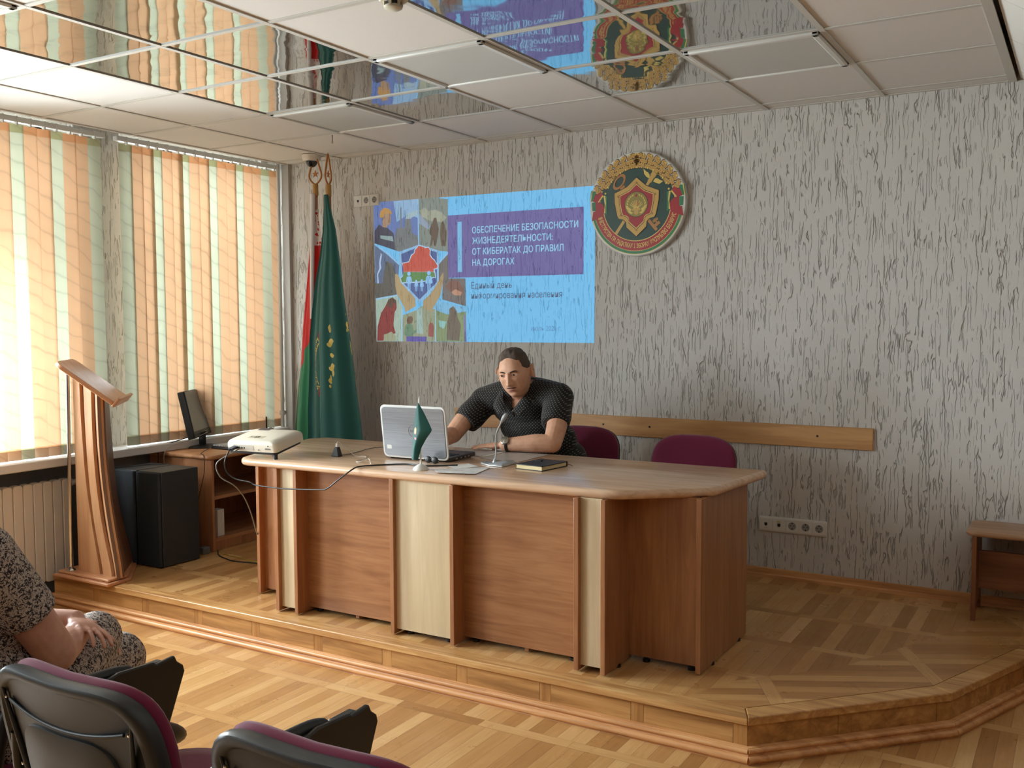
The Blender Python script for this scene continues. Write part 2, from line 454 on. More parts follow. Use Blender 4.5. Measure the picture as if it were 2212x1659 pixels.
# ---------------------------------------------------------------- ceiling: tiles, grid, mirror panels, lights
GX = lambda i: 4.32 - 0.6 * i
GY = lambda j: -0.139 - 0.6 * j
XE0, XE1 = 0.20, 4.93
ceil = bpy.data.objects.new('ceiling', None); COL.objects.link(ceil); ceil['kind'] = 'structure'; ceil.location = (2.5, -3, CEIL)
MIR = {(4, j) for j in (2, 3, 4)} | {(3, j) for j in (1, 2, 3, 4)} | {(1, j) for j in (1, 2, 3, 4)} | {(0, j) for j in (2, 3, 4)}
LUM = {(4, 1), (2, 2), (0, 1), (4, 5), (2, 5), (2, 8), (4, 8), (0, 8), (0, 5)}
tl = MB(); gr = MB(); NJ = 15
xl = [XE1] + [GX(i) for i in range(0, 7)] + [XE0]     # from right to left
for c in range(-1, 7):
    x1, x0 = xl[c + 1], xl[c + 2]
    for j in range(-1, NJ):
        y1 = 0.0 if j < 0 else GY(j); y0 = GY(j + 1)
        if (c, j) in LUM: continue
        if (c, j) in MIR:
            obj('mirror_panel', MB().box(x0 + .004, y0 + .004, CEIL + 0.004, x1 - .004, y1 - .004, CEIL + 0.010), M_MIRROR, ceil)
        else:
            tl.box(x0 + .003, y0 + .003, CEIL + 0.005, x1 - .003, y1 - .003, CEIL + 0.018)
obj('tiles', tl, M_TILE, ceil)
for i in range(0, 7): gr.box(GX(i) - .012, GY(NJ), CEIL - 0.001, GX(i) + .012, 0, CEIL + 0.004)
for j in range(0, NJ): gr.box(XE0, GY(j) - .012, CEIL, XE1, GY(j) + .012, CEIL + 0.0042)
gr.box(XE0 - .002, GY(NJ), CEIL - 0.002, XE0 + .024, 0, CEIL + 0.03)
gr.box(XE1 - .036, GY(NJ), CEIL - 0.002, XE1, 0, CEIL + 0.006)
gr.box(XE0, -.022, CEIL, XE1, 0, CEIL + 0.004)
obj('grid', gr, M_GRID, ceil)
obj('ceiling_slab', MB().box(-0.0, YB, CEIL + 0.28, XR, 0.0, CEIL + 0.40), M_TILE, ceil)
# sloping boarded soffit to the right of the tiles
so = MB(); sl = math.tan(rad(33))
for k in range(16):
    y1 = min(-0.0, -0.17 - 0.6 * (k - 1)) - .003; y0 = -0.17 - 0.6 * k + .003
    x0, x1 = 4.945, XR + 0.05; z0 = CEIL + 0.012; z1 = z0 - (x1 - x0) * sl
    so.hexa([(x0, y0, z0), (x1, y0, z1), (x1, y1, z1), (x0, y1, z0), (x0, y0, z0 + .03), (x1, y0, z1 + .03), (x1, y1, z1 + .03), (x0, y1, z0 + .03)])
obj('sloping_soffit', so, M_SOFF, ceil)

M_DIFF = plain('light_diffuser', (196, 196, 190), 0.55)
def ceiling_light(c, j, label):
    x1, x0, y1, y0 = GX(c), GX(c + 1), GY(j), GY(j + 1)
    t = thing('ceiling_light', label, 'ceiling light', ((x0 + x1) / 2, (y0 + y1) / 2, CEIL), group='unlit ceiling light panels')
    fr = MB(); z0, z1 = CEIL - 0.012, CEIL + 0.012; g = .016; w = .03
    for a in ((x0 + g, y0 + g, x1 - g, y0 + g + w), (x0 + g, y1 - g - w, x1 - g, y1 - g), (x0 + g, y0 + g, x0 + g + w, y1 - g), (x1 - g - w, y0 + g, x1 - g, y1 - g)):
        fr.box(a[0], a[1], z0, a[2], a[3], z1)
    obj('frame', fr, M_WHITEP, t, bevel=.006)
    obj('diffuser', MB().box(x0 + .03, y0 + .03, CEIL - .004, x1 - .03, y1 - .03, CEIL + .006), M_DIFF, t)
    return t
LL = {(4, 1): 'square ceiling light panel nearest the two flags, left of a mirrored ceiling panel',
      (2, 2): 'square ceiling light panel between the two rows of mirrored ceiling panels',
      (0, 1): 'square ceiling light panel hanging askew right of the mirrored emblem reflection',
      (4, 5): 'square ceiling light panel cut off by the top left corner of the photo'}
for cj in sorted(LUM):
    if cj in LL: ceiling_light(cj[0], cj[1], LL[cj])
for cj in sorted(LUM):
    if cj not in LL:
        x1, x0, y1, y0 = GX(cj[0]), GX(cj[0] + 1), GY(cj[1]), GY(cj[1] + 1)
        obj('tiles', MB().box(x0 + .003, y0 + .003, CEIL + 0.005, x1 - .003, y1 - .003, CEIL + 0.018), M_TILE, ceil)

# ---------------------------------------------------------------- stage
EDGE = [(0.20, -1.964), (4.246, -1.960), (4.851, -1.339), (5.09, -0.725), (6.595, -0.68)]
stage = bpy.data.objects.new('floor_stage', None); COL.objects.link(stage); stage['kind'] = 'structure'; stage.location = (2.5, -1, 0)
def inset(pts, d):    # open polyline moved inwards (to its left side)
    out = []
    for i, p in enumerate(pts):
        ns = []
        for a, b in ((i - 1, i), (i, i + 1)):
            if a < 0 or b >= len(pts): continue
            t = (Vector(pts[b]) - Vector(pts[a])).normalized(); ns.append(Vector((-t.y, t.x)))
        n = ns[0] if len(ns) == 1 else (ns[0] + ns[1]) / (1 + ns[0].dot(ns[1]))
        out.append((p[0] + n.x * d, p[1] + n.y * d))
    return out
inn = inset(EDGE, 0.085)
inn[0] = (0.20, inn[0][1])
body = MB().prism([(0.20, -0.001)] + [(p[0], p[1]) for p in inset(EDGE, 0.014)] + [(6.595, -0.001)], 0.0, ST - 0.02)
obj('stage_core', body, M_OAKR, stage)
# parquet field in two laying directions
A = [(0.20, -0.001), (0.20, inn[0][1]), (3.98, inn[0][1]), (4.10, -1.62), (4.42, -1.27), (4.80, -0.45), (4.95, -0.001)]
obj('parquet_field', MB().prism(A, ST - 0.02, ST), M_STAGE, stage)
Bp = [(3.98, inn[0][1]), inn[1], inn[2], inn[3], inn[4], (6.595, -0.001), (4.95, -0.001), (4.80, -0.45), (4.42, -1.27), (4.10, -1.62)]
obj('parquet_corner', MB().prism(Bp, ST - 0.02, ST), M_STAGE2, stage)
# nosing boards, riser, base moulding along the edge
for i in range(4):
    a, b, c, d = EDGE[i], EDGE[i + 1], inn[i + 1], inn[i]
    obj('nosing_board', MB().prism([a, b, c, d], ST - 0.034, ST), M_OAKX, stage, bevel=.005)
r0, r1 = inset(EDGE, 0.010), inset(EDGE, 0.022)
for i in range(4):
    L = (Vector(EDGE[i + 1]) - Vector(EDGE[i])).length
    n = max(1, round(L / 0.42)); rb = MB()
    for k in range(n):
        for (f0, f1, mi) in ((k / n, (k + 0.865) / n, 0), ((k + 0.87) / n, (k + 0.998) / n, 1)):
            P = [Vector(r0[i]).lerp(Vector(r0[i + 1]), f) for f in (f0, f1)] + [Vector(r1[i]).lerp(Vector(r1[i + 1]), f) for f in (f1, f0)]
            if n == 1: P = [Vector(r0[i]), Vector(r0[i + 1]), Vector(r1[i + 1]), Vector(r1[i])]
            rb.prism([(p.x, p.y) for p in P], 0.0, ST - 0.034, mi=mi)
            if n == 1: break
    obj('riser', rb, [M_OAKR, wood('oak_riser_block', (136, 90, 46), (170, 120, 66), (198, 150, 92), 'Z', 0.8, 0.45)] if i == 0 else [M_OAKR, M_OAKR], stage)
m0, m1 = inset(EDGE, -0.028), inset(EDGE, 0.012)
for i in range(4):
    u0, u1 = inset(EDGE, -0.008), m1
    P = [(*m0[i], 0.0), (*m0[i + 1], 0.0), (*m1[i + 1], 0.0), (*m1[i], 0.0)]
    Q = [(*u0[i], 0.055), (*u0[i + 1], 0.055), (*m1[i + 1], 0.055), (*m1[i], 0.055)]
    mm = MB().hexa(P + Q)
    mm.tube([(*inset(EDGE, -0.022)[i], 0.016), (*inset(EDGE, -0.022)[i + 1], 0.016)], 0.014, 8)
    mm.tube([(*inset(EDGE, -0.012)[i], 0.044), (*inset(EDGE, -0.012)[i + 1], 0.044)], 0.010, 8)
    obj('base_moulding', mm, M_SKIRT, stage, smooth=50)
struct('baseboard_front', MB().prism([(0, 0), (-0.022, 0), (-0.020, 0.016), (-0.012, 0.022), (-0.010, 0.050), (0, 0.052)], 0.30, XR, ((0, 0, ST), (0, 1, 0), (0, 0, 1), (1, 0, 0))), M_SKIRT)
struct('baseboard_left', MB().box(-0.02, YB, 0, 0.0, -2.0, 0.06), M_SKIRT)
struct('baseboard_right', MB().box(XR - .02, YB, 0, XR, -0.03, 0.06), M_SKIRT)
struct('baseboard_back', MB().box(0, YB, 0, XR - .02, YB + .02, 0.06), M_SKIRT)
struct('trim_1', MB().box(0.172, -0.03, ST, 0.235, 0.0, CEIL), plain('grey_corner_strip', (176, 172, 166), 0.6))  # narrow grey strip in the corner, darker than the plaster

# ---------------------------------------------------------------- presidium desk
M_ALD = wood('desk_alder_laminate', (132, 86, 54), (152, 104, 68), (170, 122, 82), 'X', 0.9, 0.34, streak=0.6)
M_ALDZ = wood('desk_alder_laminate_upright', (138, 88, 56), (156, 106, 70), (172, 122, 82), 'Z', 0.9, 0.36, streak=0.6)
M_TOP = wood('desk_top_laminate', (190, 154, 124), (208, 172, 140), (222, 188, 158), 'X', 0.9, 0.20, streak=0.6)
M_MAPLE = wood('desk_maple_laminate', (184, 164, 130), (198, 178, 144), (210, 192, 160), 'Z', 0.7, 0.4, streak=0.4)
M_BLACK = plain('black_plastic', (22, 22, 23), 0.45)
DT = 0.920     # desk top height
def rounded_poly(P, R, n=6):
    out = []; k = len(P)
    for i in range(k):
        p = Vector(P[i]); a = (Vector(P[i - 1]) - p); b = (Vector(P[(i + 1) % k]) - p); r = R[i]
        an, bn = a.normalized(), b.normalized(); ang = an.angle(bn); d = min(r / math.tan(ang / 2), a.length * .49, b.length * .49); rr = d * math.tan(ang / 2)
        c = p + (an + bn).normalized() * (rr / math.sin(ang / 2)); s = p + an * d - c; e = p + bn * d - c
        for j in range(n + 1):
            t = j / n; v = (s * (1 - t) + e * t)
            v = v.normalized() * rr if v.length > 1e-9 else v
            out.append((c.x + v.x, c.y + v.y))
    return out
def round_top(mb, poly, z0, z1, ro=0.018, n=5):   # plate with a rounded-over edge
    k = len(poly); rings = []
    def offs(d):
        out = []
        for i in range(k):
            a, b, c = Vector(poly[i - 1]), Vector(poly[i]), Vector(poly[(i + 1) % k])
            t = ((b - a).normalized() + (c - b).normalized()); t = t.normalized() if t.length > 1e-9 else (c - b).normalized()
            out.append((b.x - t.y * d, b.y + t.x * d))
        return out
    h = (z1 - z0) / 2
    for j in range(n + 1):
        a = -90 + 180 * j / n
        rings.append([(p[0], p[1], (z0 + z1) / 2 + h * math.sin(rad(a))) for p in offs(ro * (1 - math.cos(rad(a))))])
    vs = [p for r in rings for p in r]
    fs = [(i * k + j, i * k + (j + 1) % k, (i + 1) * k + (j + 1) % k, (i + 1) * k + j) for i in range(n) for j in range(k)]
    fs += [tuple(range(k - 1, -1, -1)), tuple(n * k + j for j in range(k))]
    mb.add(vs, fs)
    return mb
def desk():
    t = thing('presidium_desk', 'long wooden desk with pale maple panels and clipped corners along the stage front', 'desk', (2.74, -1.45, ST))
    P = [(1.385, -1.30), (1.60, -1.872), (3.64, -1.845), (4.005, -1.56), (4.030, -1.0), (1.44, -0.985)]
    P = [(1.615, -1.885), (3.66, -1.840), (3.985, -1.565), (4.035, -0.992), (1.425, -0.992), (1.355, -1.10)]
    top = MB(); round_top(top, rounded_poly(P, [.09, .16, .10, .02, .04, .06]), DT - 0.038, DT)
    obj('desktop', top, M_TOP, t, smooth=40)
    z0, z1 = ST + 0.006, DT - 0.037; zp = ST + 0.026
    for x in (1.836, 1.960, 2.549, 2.878, 3.488, 3.608):
        obj('fin', MB().box(x, -1.858, z0, x + .022, -1.60, z1), M_ALDZ, t, bevel=.002)
    for x0, x1 in ((1.858, 1.960), (2.571, 2.878), (3.510, 3.608)):
        obj('maple_panel', MB().box(x0, -1.838, zp, x1, -1.82, z1), M_MAPLE, t)
    for x0, x1 in ((1.982, 2.549), (2.900, 3.488)):
        obj('front_panel', MB().box(x0, -1.775, zp, x1, -1.757, z1), M_ALD, t)
    # ends set back
    obj('end_panel', MB().box(3.935, -1.655, z0, 3.957, -1.05, z1), M_ALDZ, t, bevel=.002)
    obj('end_panel', MB().box(1.526, -1.675, z0, 1.548, -1.05, z1), M_ALDZ, t, bevel=.002)
    obj('front_panel', MB().box(3.630, -1.625, zp, 3.935, -1.607, z1), M_ALDZ, t)
    obj('front_panel', MB().box(1.548, -1.640, zp, 1.836, -1.622, z1), M_ALDZ, t)
    for x in (2.26, 3.20):
        obj('inner_panel', MB().box(x, -1.757, z0, x + .02, -1.10, z1), M_ALDZ, t)
    for x, y in ((2.62, -1.80), (2.84, -1.80), (2.94, -1.74), (3.43, -1.74), (2.02, -1.74), (2.5, -1.74), (3.7, -1.60), (3.9, -1.60), (3.946, -1.5), (3.946, -1.15), (1.537, -1.5), (1.537, -1.15), (3.62, -1.72)):
        obj('foot', MB().lathe([(.016, 0), (.016, .012), (.010, .014), (.010, .03)], 12, (x, y, ST)), M_BLACK, t)
desk()

# ---------------------------------------------------------------- lectern at the window end of the stage
M_LECT = wood('lectern_beech', (184, 132, 92), (206, 156, 114), (222, 178, 136), 'Z', 0.45, 0.36, streak=0.45)
M_LECTB = wood('lectern_base_beech', (176, 118, 82), (194, 138, 100), (208, 156, 118), 'X', 0.5, 0.34)
M_CHROME = plain('chrome', (205, 205, 205), 0.08, 1.0)
M_LGROOVE = wood('lectern_dark_back_panel', (92, 64, 44), (112, 78, 54), (130, 94, 66), 'Z', 0.7, 0.45)
def lectern():
    t = thing('lectern', 'wooden lectern with curved ribbed column, sloping top and chrome rod, left of the loudspeakers', 'lectern', (0.5, -1.8, ST))
    B = [(.258, -1.998), (.735, -2.000), (.722, -1.838), (.470, -1.604), (.258, -1.604)]
    def ins(d): return inset(B + [B[0], B[1]], d)[1:-1]
    b2 = ins(.018); 
    obj('base', MB().prism(B, ST, ST + .019), M_LECTB, t, bevel=.006)
    obj('base_step', MB().prism(b2, ST + .0195, ST + .036), M_LECTB, t, bevel=.006)
    zb = ST + .036
    # right edges of the three boards: tables z -> x on the plane of the front
    Y0 = -1.925
    curves = {
        's1R': [(0.20, .578), (0.35, .540), (0.50, .509), (0.73, .469), (1.03, .448), (1.26, .442)],
        's2L': [(0.20, .606), (0.43, .543), (0.70, .500), (0.98, .482), (1.26, .476)],
        's2R': [(0.20, .680), (0.48, .598), (0.73, .558), (0.98, .542), (1.26, .541)],
        's3L': [(0.20, .712), (0.44, .647), (0.68, .607), (0.93, .580), (1.26, .575)],
        's3R': [(0.20, .748), (0.52, .675), (0.73, .641), (0.95, .622), (1.26, .619)]}
    import bisect
    def sm(tab, z):   # smooth table
        return sum(lerp_tab(tab, z + d) for d in (-.09, -.045, 0, .045, .09)) / 5
    zs = [zb + (1.27 - zb) * k / 24 for k in range(25)]
    LA = Vector((.735, -1.940, 1.150))     # low near corner of the sloping top (underside)
    ed = Vector((-.707, -.707, 0)); e2 = Vector((-.68, .73, 0)).normalized(); SLP = .22 / .28
    def top_z(x, y=-1.925): return LA.z + max(-.02, ((x - LA.x) * ed.x + (y - LA.y) * ed.y)) * SLP + .002     # underside of the sloping top
    def board(name, fl, fr, y0, y1, m):
        def fn(u, v):
            z = zb + (1.30 - zb) * v; a = fl(z); b = fr(z); x = a + (b - a) * u
            return (x, y0, min(z, top_z(x)))
        g = MB(); nu, nv = 6, 30
        P = [[fn(i / nu, j / nv) for i in range(nu + 1)] for j in range(nv + 1)]
        w = nu + 1; n = w * (nv + 1)
        f = [P[j][i] for j in range(nv + 1) for i in range(w)]; bk = [(p[0], y1, p[2]) for p in f]
        fs = []
        for j in range(nv):
            for i in range(nu):
                q = (j * w + i, j * w + i + 1, (j + 1) * w + i + 1, (j + 1) * w + i); fs += [q, tuple(n + k for k in q[::-1])]
            fs += [(j * w, (j + 1) * w, n + (j + 1) * w, n + j * w), (j * w + nu, n + j * w + nu, n + (j + 1) * w + nu, (j + 1) * w + nu)]
        for i in range(nu): fs += [(i, n + i, n + i + 1, i + 1), (nv * w + i, nv * w + i + 1, n + nv * w + i + 1, n + nv * w + i)]
        g.add(f + bk, fs); return obj(name, g, m, t, smooth=35)
    board('column_board', lambda z: .385, lambda z: sm(curves['s1R'], z), Y0, Y0 + .02, M_LECT)
    board('column_board', lambda z: sm(curves['s2L'], z), lambda z: sm(curves['s2R'], z), Y0, Y0 + .02, M_LECT)
    board('column_board', lambda z: sm(curves['s3L'], z), lambda z: sm(curves['s3R'], z) - .004, Y0, Y0 + .02, M_LECT)
    board('column_back_panel', lambda z: .386, lambda z: sm(curves['s3R'], z) - .008, Y0 + .0215, Y0 + .034, M_LGROOVE)
    # curved right side running back to the rear corner
    rear = [(0.19, .456), (0.39, .410), (0.60, .385), (0.82, .384), (1.11, .394), (1.26, .396)]
    reary = [(0.19, -1.612), (0.60, -1.66), (1.11, -1.70), (1.26, -1.71)]
    def side(u, v):
        z = zb + (1.285 - zb) * v; xf = sm(curves['s3R'], z); xr = sm(rear, z) + .012
        x = xf + (xr - xf) * u
        return (x, Y0 + .002 + (lerp_tab(reary, z) - .010 - Y0) * u, min(z, top_z(x, Y0 + (lerp_tab(reary, z) - Y0) * u)))
    obj('column_side', MB().slab(side, 5, 26, .018), M_LGROOVE, t, smooth=40)
    # sloping top with a raised ledge at its lower (reader's) end, set across the corner of the base
    ex = (ed + Vector((0, 0, SLP))).normalized(); ez = e2.cross(ex) * -1
    if ez.z < 0: ez = -ez
    L, Wd = .365, .430
    pl = rounded_poly([(0, 0), (L, 0), (L, Wd), (0, Wd)], [.008, .05, .05, .008])
    fr = (LA, ex, e2, ez)
    obj('sloping_top', MB().prism(pl, 0, .024, fr), M_LECTB, t, bevel=.004)
    obj('ledge', MB().prism([(-.014, 0), (.002, 0), (.002, Wd), (-.014, Wd)], -.004, .052, fr), M_LECTB, t, bevel=.004)
    obj('chrome_rod', MB().tube([(.350, -1.950, zb), (.378, -1.950, top_z(.378, -1.95) + .006)], .011, 14), M_CHROME, t, smooth=60)
    obj('rod_flange', MB().lathe([(.026, 0), (.026, .004), (.016, .010), (.013, .022), (.013, .03)], 20, (.350, -1.950, zb)), M_CHROME, t, smooth=40)
lectern()

# ---------------------------------------------------------------- loudspeaker cabinets
M_SPK = plain('speaker_black_vinyl', (40, 45, 50), 0.42, grain=0.12, gscale=220, bump=0.08)
M_GRILLE = plain('speaker_grille_cloth', (34, 42, 50), 0.8, grain=0.15, gscale=400)
def speaker(x0, y0, label):
    w, d, h = .198, .292, .562
    t = thing('loudspeaker', label, 'loudspeaker', (x0 + w / 2, y0 + d / 2, ST), group='loudspeakers between the lectern and the side table')
    obj('cabinet', MB().box(x0, y0 + .022, ST + .004, x0 + w, y0 + d, ST + h), M_SPK, t, bevel=.003)
    obj('grille', MB().box(x0 + .002, y0, ST + .006, x0 + w - .002, y0 + .020, ST + h - .002), M_GRILLE, t, bevel=.006)
    for x in (x0 + .02, x0 + w - .02):
        for y in (y0 + .03, y0 + d - .03):
            obj('foot', MB().lathe([(.012, 0), (.012, .006)], 12, (x, y, ST)), M_BLACK, t)
    return t
speaker(.462, -1.588, 'black loudspeaker cabinet on the stage, the front one beside the wooden side table')
speaker(.252, -1.596, 'black loudspeaker cabinet half hidden behind the lectern, nearer the windows')

# ---------------------------------------------------------------- low side table under the sill
M_STAB = wood('side_table_laminate', (150, 102, 66), (178, 126, 86), (198, 146, 104), 'Y', 0.8, 0.35)
M_STABZ = wood('side_table_laminate_upright', (140, 92, 60), (164, 112, 76), (184, 132, 92), 'Z', 0.8, 0.4)
TT = .772
def side_table():
    t = thing('side_table', 'low wooden side table with open shelves holding the computer monitor, under the window sill', 'table', (.3, -.7, ST))
    y0, y1, x0, x1 = -1.135, -.16, .03, .598
    top = MB(); round_top(top, rounded_poly([(x0 - .01, y0 - .022), (x1 + .012, y0 - .022), (x1 + .012, y1), (x0 - .01, y1)], [.01, .03, .01, .01]), TT - .028, TT, .012)
    obj('tabletop', top, M_STAB, t, smooth=40)
    obj('side_panel', MB().box(x0, y0, ST + .002, x1, y0 + .02, TT - .028), M_STABZ, t, bevel=.002)
    obj('side_panel', MB().box(x0, y1 - .02, ST + .002, x1, y1, TT - .028), M_STABZ, t, bevel=.002)
    obj('back_panel', MB().box(x0, y0 + .02, ST + .03, x0 + .012, y1 - .02, TT - .028), M_STABZ, t)
    obj('shelf', MB().box(x0 + .012, y0 + .021, .490, x1 - .012, y1 - .021, .510), M_STAB, t)
    obj('bottom_board', MB().box(x0 + .012, y0 + .021, ST + .060, x1 - .008, y1 - .021, ST + .080), M_STAB, t)
    obj('plinth', MB().box(x1 - .028, y0 + .021, ST + .002, x1 - .010, y1 - .021, ST + .060), M_STABZ, t)
side_table()
M_CARTON = plain('white_card', (214, 214, 208), 0.7)
tag(obj('paper_box', MB().box(.50, -1.065, ST + .0805, .565, -1.01, ST + .25), M_CARTON, bevel=.002), 'tall white box standing on the bottom board of the side table', 'box')
tag(obj('paper_box', MB().box(.455, -1.09, ST + .0805, .497, -1.045, ST + .283), M_CARTON, bevel=.002), 'narrow white carton behind the tall white box in the side table', 'box')

# ---------------------------------------------------------------- monitor, keyboard, things by the sill
M_SCREEN = plain('monitor_panel_off', (108, 108, 106), 0.30)
M_MON = plain('monitor_black', (26, 26, 27), 0.35)
M_SILV = plain('silver_plastic', (176, 178, 180), 0.3)
def monitor():
    c = Vector((.215, -.862, TT))
    t = thing('monitor', 'black flat computer monitor with grey unlit screen on the side table by the window', 'monitor', c)
    # screen plane: through the measured corners
    a, b = Vector((.300, -1.000)), Vector((.085, -.640))
    dx = (b - a).normalized(); nrm = Vector((dx.y, -dx.x)); tilt = rad(12)
    o = Vector((a.x, a.y, .845)); ex = Vector((dx.x, dx.y, 0)); up = Vector((-nrm.x * math.sin(tilt), -nrm.y * math.sin(tilt), math.cos(tilt))); ez = ex.cross(up)
    fr = (o, ex, up, ez); W, H = (b - a).length, .315
    obj('casing', MB().prism(rrect(0, 0, W, H, .008), -.045, 0, fr), M_MON, t, bevel=.006)
    obj('bezel', MB().prism(rrect(0, 0, W, .042, .006), .0, .004, fr), M_MON, t, bevel=.002)
    obj('screen', MB().prism(rrect(.012, .045, W - .012, H - .006, .003), .0, .0025, fr), M_SCREEN, t)
    obj('badge', MB().prism(rrect(W * .52, .012, W * .62, .028, .003), .004, .0055, fr), M_SILV, t)
    m = o + ex * W / 2
    obj('neck', MB().box(c.x - .022, c.y - .015, TT + .012, c.x + .022, c.y + .015, TT + .10), M_MON, t, bevel=.006)
    obj('stand_base', MB().lathe([(.105, 0), (.105, .006), (.09, .013), (.02, .018), (0, .018)], 36, (c.x, c.y, TT)), M_MON, t, smooth=40)
monitor()
M_KEY = plain('keyboard_key_caps', (186, 184, 180), 0.5)
def keyboard():
    o = Vector((.335, -.905, TT)); ex = Vector((.98, .05, 0)).normalized() * 1.0; ex = Vector((.9, .42, 0)).normalized(); ey = Vector((-ex.y, ex.x, 0))
    ex, ey = Vector((1, .02, 0)).normalized(), Vector((-.02, 1, 0)).normalized()
    t = thing('keyboard', 'dark computer keyboard lying on the side table behind the projector', 'keyboard', o)
    fr = (o, ex, ey, (0, 0, 1))
    obj('case', MB().prism(rrect(0, 0, .17, .40, .012), .0005, .02, fr), M_MON, t, bevel=.004)
    k = MB()
    for r in range(6):
        for c in range(17):
            k.prism(rrect(.012 + r * .024, .012 + c * .0222, .012 + r * .024 + .020, .012 + c * .0222 + .019, .003, 2), .02, .026, fr)
    obj('keys', k, M_KEY, t)
keyboard()
tag(obj('router', MB().box(.075, -.182, SILL_Z, .105, -.152, SILL_Z + .085), M_BLACK, bevel=.003), 'small dark upright box on the window sill in the blind gap nearest the flags', 'device')

# ---------------------------------------------------------------- radiator under the sill, corner heating pipe
M_RAD = plain('radiator_enamel', (222, 214, 202), 0.45)
def radiator():
    t = thing('radiator', 'cream sectional radiator under the window sill left of the lectern', 'radiator', (.09, -2.3, 0.1))
    y = -1.812; k = 0
    while k < 14:
        y1 = y - .0605 * k
        s = MB()
        prof = [(-.0285, 0), (.0285, 0), (.0285, .030), (.016, .052), (.016, .078), (-.016, .078), (-.016, .052), (-.0285, .030)]
        prof = [(-.0285, -.045), (.0285, -.045), (.0285, .036), (.018, .048), (-.018, .048), (-.0285, .036)]
        s.prism(rrect(-.0285, .105, .0285, .688, .018), -.012, .040, ((.10, y1, 0), (0, 1, 0), (0, 0, 1), (1, 0, 0)))
        s.prism(rrect(-.010, .125, .010, .668, .008), -.055, -.012, ((.10, y1, 0), (0, 1, 0), (0, 0, 1), (1, 0, 0)))
        obj('section', s, M_RAD, t, bevel=.005)
        k += 1
    obj('supply_pipe', MB().tube([(.10, -1.785, .655), (.10, -1.60, .655)], .017, 14), M_RAD, t, smooth=60)
    obj('union_nut', MB().tube([(.10, -1.783, .655), (.10, -1.755, .655)], .024, 6), M_RAD, t)
    for yy in (-1.9, -2.5):
        obj('bracket', MB().box(-.02, yy - .012, .56, .06, yy + .012, .58), M_RAD, t)
radiator()
M_PIPE = plain('white_pipe_paint', (206, 204, 198), 0.4)
pp = thing('heating_pipe', 'white vertical heating pipe in the corner behind the flags', 'pipe', (.150, -.045, ST))
obj('pipe', MB().tube([(.150, -.045, ST), (.150, -.045, CEIL + .15)], .0135, 16), M_PIPE, pp, smooth=60)
obj('clamp', MB().tube([(.150, -.045, .915), (.150, -.045, .945)], .02, 16).box(.145, -.045, .92, .155, 0.0, .94), M_PIPE, pp, smooth=40)

# ---------------------------------------------------------------- vertical blinds
def blind_mat(name, c_diff, c_tr, frac):
    q = Mat(name)
    v = q.coords('Object', scale=(0, 1, 1), rot=(0, 0, 0))
    w = q.n('ShaderNodeTexWave', wave_type='BANDS', bands_direction='Z'); w.inputs['Scale'].default_value = 3.4; w.inputs['Distortion'].default_value = 5.0
    w.inputs['Detail'].default_value = 2.0; w.inputs['Detail Scale'].default_value = 1.3
    mp = q.n('ShaderNodeMapping'); mp.inputs['Rotation'].default_value = (rad(24), 0, 0); q.l(v, mp.inputs[0]); q.l(mp.outputs[0], w.inputs['Vector'])
    vein = q.ramp(w.outputs['Fac'], [(0.0, (0.88, 0.88, 0.88, 1)), (0.07, (0.985, 0.985, 0.985, 1)), (1.0, (1, 1, 1, 1))])
    cd = q.mix(1.0, lin(c_diff), vein, 'MULTIPLY'); ct = q.mix(1.0, lin(c_tr), vein, 'MULTIPLY')
    di = q.n('ShaderNodeBsdfDiffuse'); tr = q.n('ShaderNodeBsdfTranslucent'); mx = q.n('ShaderNodeMixShader')
    q.l(cd, di.inputs[0]); q.l(ct, tr.inputs[0]); mx.inputs[0].default_value = frac
    q.l(di.outputs[0], mx.inputs[1]); q.l(tr.outputs[0], mx.inputs[2]); q.l(mx.outputs[0], q.out.inputs[0]); return q.m
BF = 0.55
M_PEACH = blind_mat('blind_fabric_peach', (222, 198, 170), (238, 214, 190), BF)
M_MINT = blind_mat('blind_fabric_mint', (204, 208, 192), (232, 234, 220), BF)
M_PEACH2 = blind_mat('blind_pocket_peach', (196, 174, 152), (196, 166, 138), 0.34)
M_MINT2 = blind_mat('blind_pocket_mint', (178, 176, 158), (176, 172, 150), 0.34)
M_HEMP = blind_mat('blind_hem_orange', (226, 192, 158), (236, 200, 166), 0.5)
M_HEMM = blind_mat('blind_hem_green', (204, 204, 178), (212, 212, 182), 0.5)
M_RAIL = plain('blind_rail_aluminium', (226, 228, 226), 0.3)
BZ0, BZ1 = SILL_Z + .006, 2.695
XB = .120
